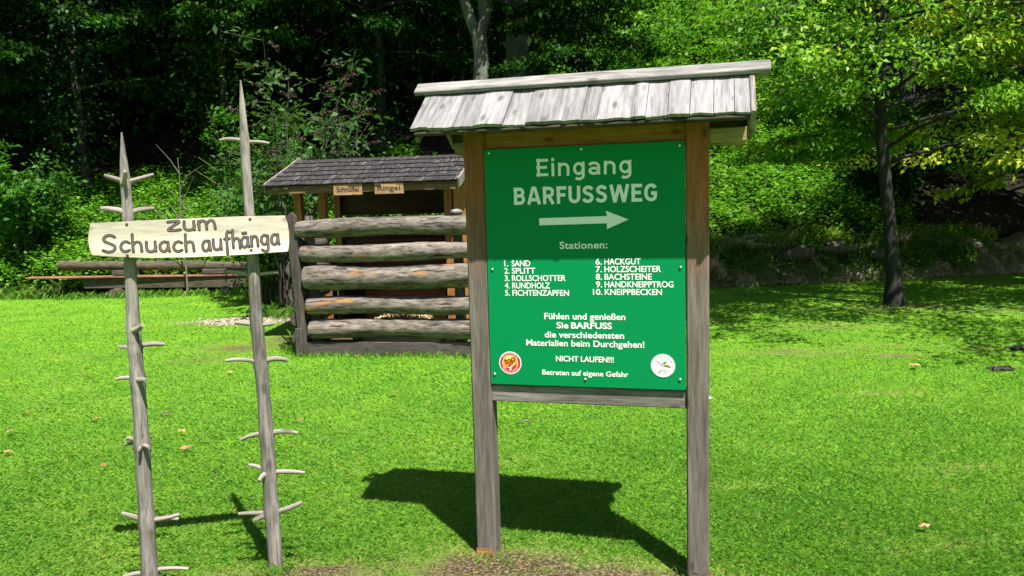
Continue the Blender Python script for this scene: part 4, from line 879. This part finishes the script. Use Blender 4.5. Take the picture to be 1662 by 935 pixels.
bm_, t, b = new_mat('eroded_earth'); pos = node(t, 'ShaderNodeTexCoord').outputs['Object']
n1 = noise(t, pos, 14, 6, .7); n2 = noise(t, pos, 2.6, 4, .6)
r1 = ramp(t, [(.3, (.035, .026, .016)), (.5, (.17, .13, .075)), (.68, (.42, .35, .23))]); t.links.new(n1, r1.inputs[0])
r2 = ramp(t, [(.44, (0, 0, 0)), (.58, (.85, .85, .85))]); t.links.new(n2, r2.inputs[0])
t.links.new(mix(t, r2.outputs[0], r1.outputs[0], (.085, .11, .03)), b.inputs['Base Color']); b.inputs['Roughness'].default_value = .95
bp = t.nodes.new('ShaderNodeBump'); bp.inputs['Strength'].default_value = 1; bp.inputs['Distance'].default_value = .05; t.links.new(n1, bp.inputs['Height']); t.links.new(bp.outputs[0], b.inputs['Normal'])
o = q.build('earth_bank', bm_); tag(o, kind='structure')
stone_m = bark('bank_stone', (.10, .09, .07), (.30, .28, .23), 5); stone_d = bark('mossy_stone', (.025, .025, .015), (.10, .09, .055), 9)
for i, (x, z, s_, mt_, lb) in enumerate(((4.35, .80, .20, stone_m, 'pale flat sunlit stone on top of the earth bank'), (5.05, .52, .26, stone_d, 'mossy boulder bulging from the bank left of the slim tree'), (5.75, .60, .24, stone_d, 'mossy boulder in the bank just left of the trunk'), (6.75, .45, .24, stone_d, 'mossy stone in the bank right of the slim trunk'), (7.4, .30, .17, stone_d, 'greyish stone near the right end of the bank'), (3.55, .18, .16, stone_d, 'small dark stone at the foot of the bank beside the sign'))):
    rr = random.Random(i); q = MB(); P, Q = [], []
    for k in range(9): a_ = 3.1416 * k / 8; P.append((-math.cos(a_) * s_ * 1.35, rr.uniform(-.02, .02), rr.uniform(-.02, .02))); Q.append(max(.01, math.sin(a_) * s_ * rr.uniform(.7, .95)))
    q.tube(P, Q, 12, jit=.14); o = q.build('stone', mt_, None, (x, float(edge(x)) + .05 + (.2 if i == 0 else 0), z)); o.rotation_euler = (0, rr.uniform(-.3, .3), rr.uniform(-.5, .5)); o.scale = (1, .8, .7 if i else .5)
    tag(o, lb, 'stone', 'stones in the earth bank')
# tufts hanging over the bank edge
n = 9000; x = 2.3 + 7 * rg.random(n); y = edge(x) + .05 + .5 * rg.random(n); k = wav(x * 1.6, y) + .3 * rg.normal(0, 1, n) > -.05; x, y = x[k], y[k]; n = len(x)
P = np.stack([x, y, .58 + .2 * rg.random(n) + .25 * (y - edge(x))], -1); D = rg.normal(0, .6, (n, 3)) + [0, -.8, .25]
tag(leaves('bank_grass', P, D, rg.normal(0, .4, (n, 3)) + [0, 0, 1], .16, .02, rg.normal(.72, .2, n), M['grass']), 'grass tufts hanging over the edge of the earth bank', 'grass', kind='stuff')

# ------------------------------------------------------------------ fallen leaves on the lawn
def gpt(px, py):
    d = F + RV * ((px - 831) / 1280) - UV * ((py - 467.5) / 1280); k = -1.6 / d.z; return Vector((0, 0, 1.6)) + d * k
FL = [(303, 735, .045, .55, 'curled orange-brown leaf on the grass between the two poles'), (297, 708, .034, .8, 'small tan leaf just behind the orange-brown leaf'), (373, 610, .035, .9, 'pale tan leaf on the grass left of the taller pole'), (155, 687, .03, .5, 'brown leaf on the grass left of the shorter pole'),
      (75, 667, .035, .35, 'brown leaf flat on the grass near the left edge'), (45, 677, .03, .6, 'tan leaf lying left of a brown leaf near the left edge'), (17, 709, .03, .7, 'tan leaf at the left edge lowest of its neighbours'), (137, 613, .03, .4, 'small brown leaf on the far left lawn'), (15, 742, .035, .6, 'light brown leaf at the left border of the lawn'),
      (170, 765, .025, .4, 'tiny brown leaf left of the shorter pole foot'), (641, 644, .04, .45, 'brown leaf on the grass below the log fence'), (488, 690, .03, .6, 'tan leaf right of the taller pole'), (1498, 866, .03, .55, 'orange-brown leaf on the right front lawn'), (1090, 661, .03, .3, 'dark brown leaf under the bottom rail of the sign'), (1485, 599, .06, .95, 'pale leaf on the dry patch of the right lawn')]
for i, (px, py, s_, tn, lb) in enumerate(FL):
    p = gpt(px, py); rr = np.random.default_rng(i); V = []
    a0 = rr.random() * 6.28
    for k in range(7):
        a_ = -.9 + 1.8 * k / 6
        V.append((a_, 1))
    ring = [(s_ * (.75 + .35 * math.cos(3 * 6.28 * k / 10)) * math.cos(6.28 * k / 10 + a0), s_ * .75 * (.75 + .35 * math.cos(3 * 6.28 * k / 10)) * math.sin(6.28 * k / 10 + a0), .012 + .016 * rr.random()) for k in range(10)]
    Q = np.array([[(0, 0, .03), ring[k], ring[(k + 1) % 10]] for k in range(10)])
    o = quads('fallen_leaf', Q, np.full(10, tn) + rr.normal(0, .05, 10), M['dryleaf'], k=3); o.location = (p.x, p.y, .022); tag(o, lb, 'leaf', 'fallen leaves on the lawn')
for (px, py, lb) in ((855, 693, 'short dead twig on the grass behind the sign'), (270, 678, 'short dead twig on the grass right of the shorter pole')):
    p = gpt(px, py); q = MB(); q.tube([(-.04, 0, 0), (0, .006, .004), (.045, -.004, 0)], [.005, .006, .004], 6); o = q.build('twig', M['twig_pale'], None, (p.x, p.y, .04)); tag(o, lb, 'twig', 'dead twigs on the lawn')
for (px, py, lb) in ((1628, 600, 'dark clod of earth on the right lawn nearer the camera'), (1655, 566, 'dark clod of earth on the right lawn farther away')):
    p = gpt(px, py); q = MB()
    q.tube([(-.10 + .0125 * k, .015 * math.sin(k * 1.1), 0) for k in range(17)], [.01] + [.05 + .035 * math.sin(k * 1.7) * math.sin(k * .6 + px) for k in range(15)] + [.01], 11, jit=.35)
    o = q.build('earth_clod', flat_mat('dark_earth', (.018, .016, .012), .95), None, (p.x, p.y, .006)); o.scale = (1, 1, .36); tag(o, lb, 'clod', 'earth clods on the lawn')
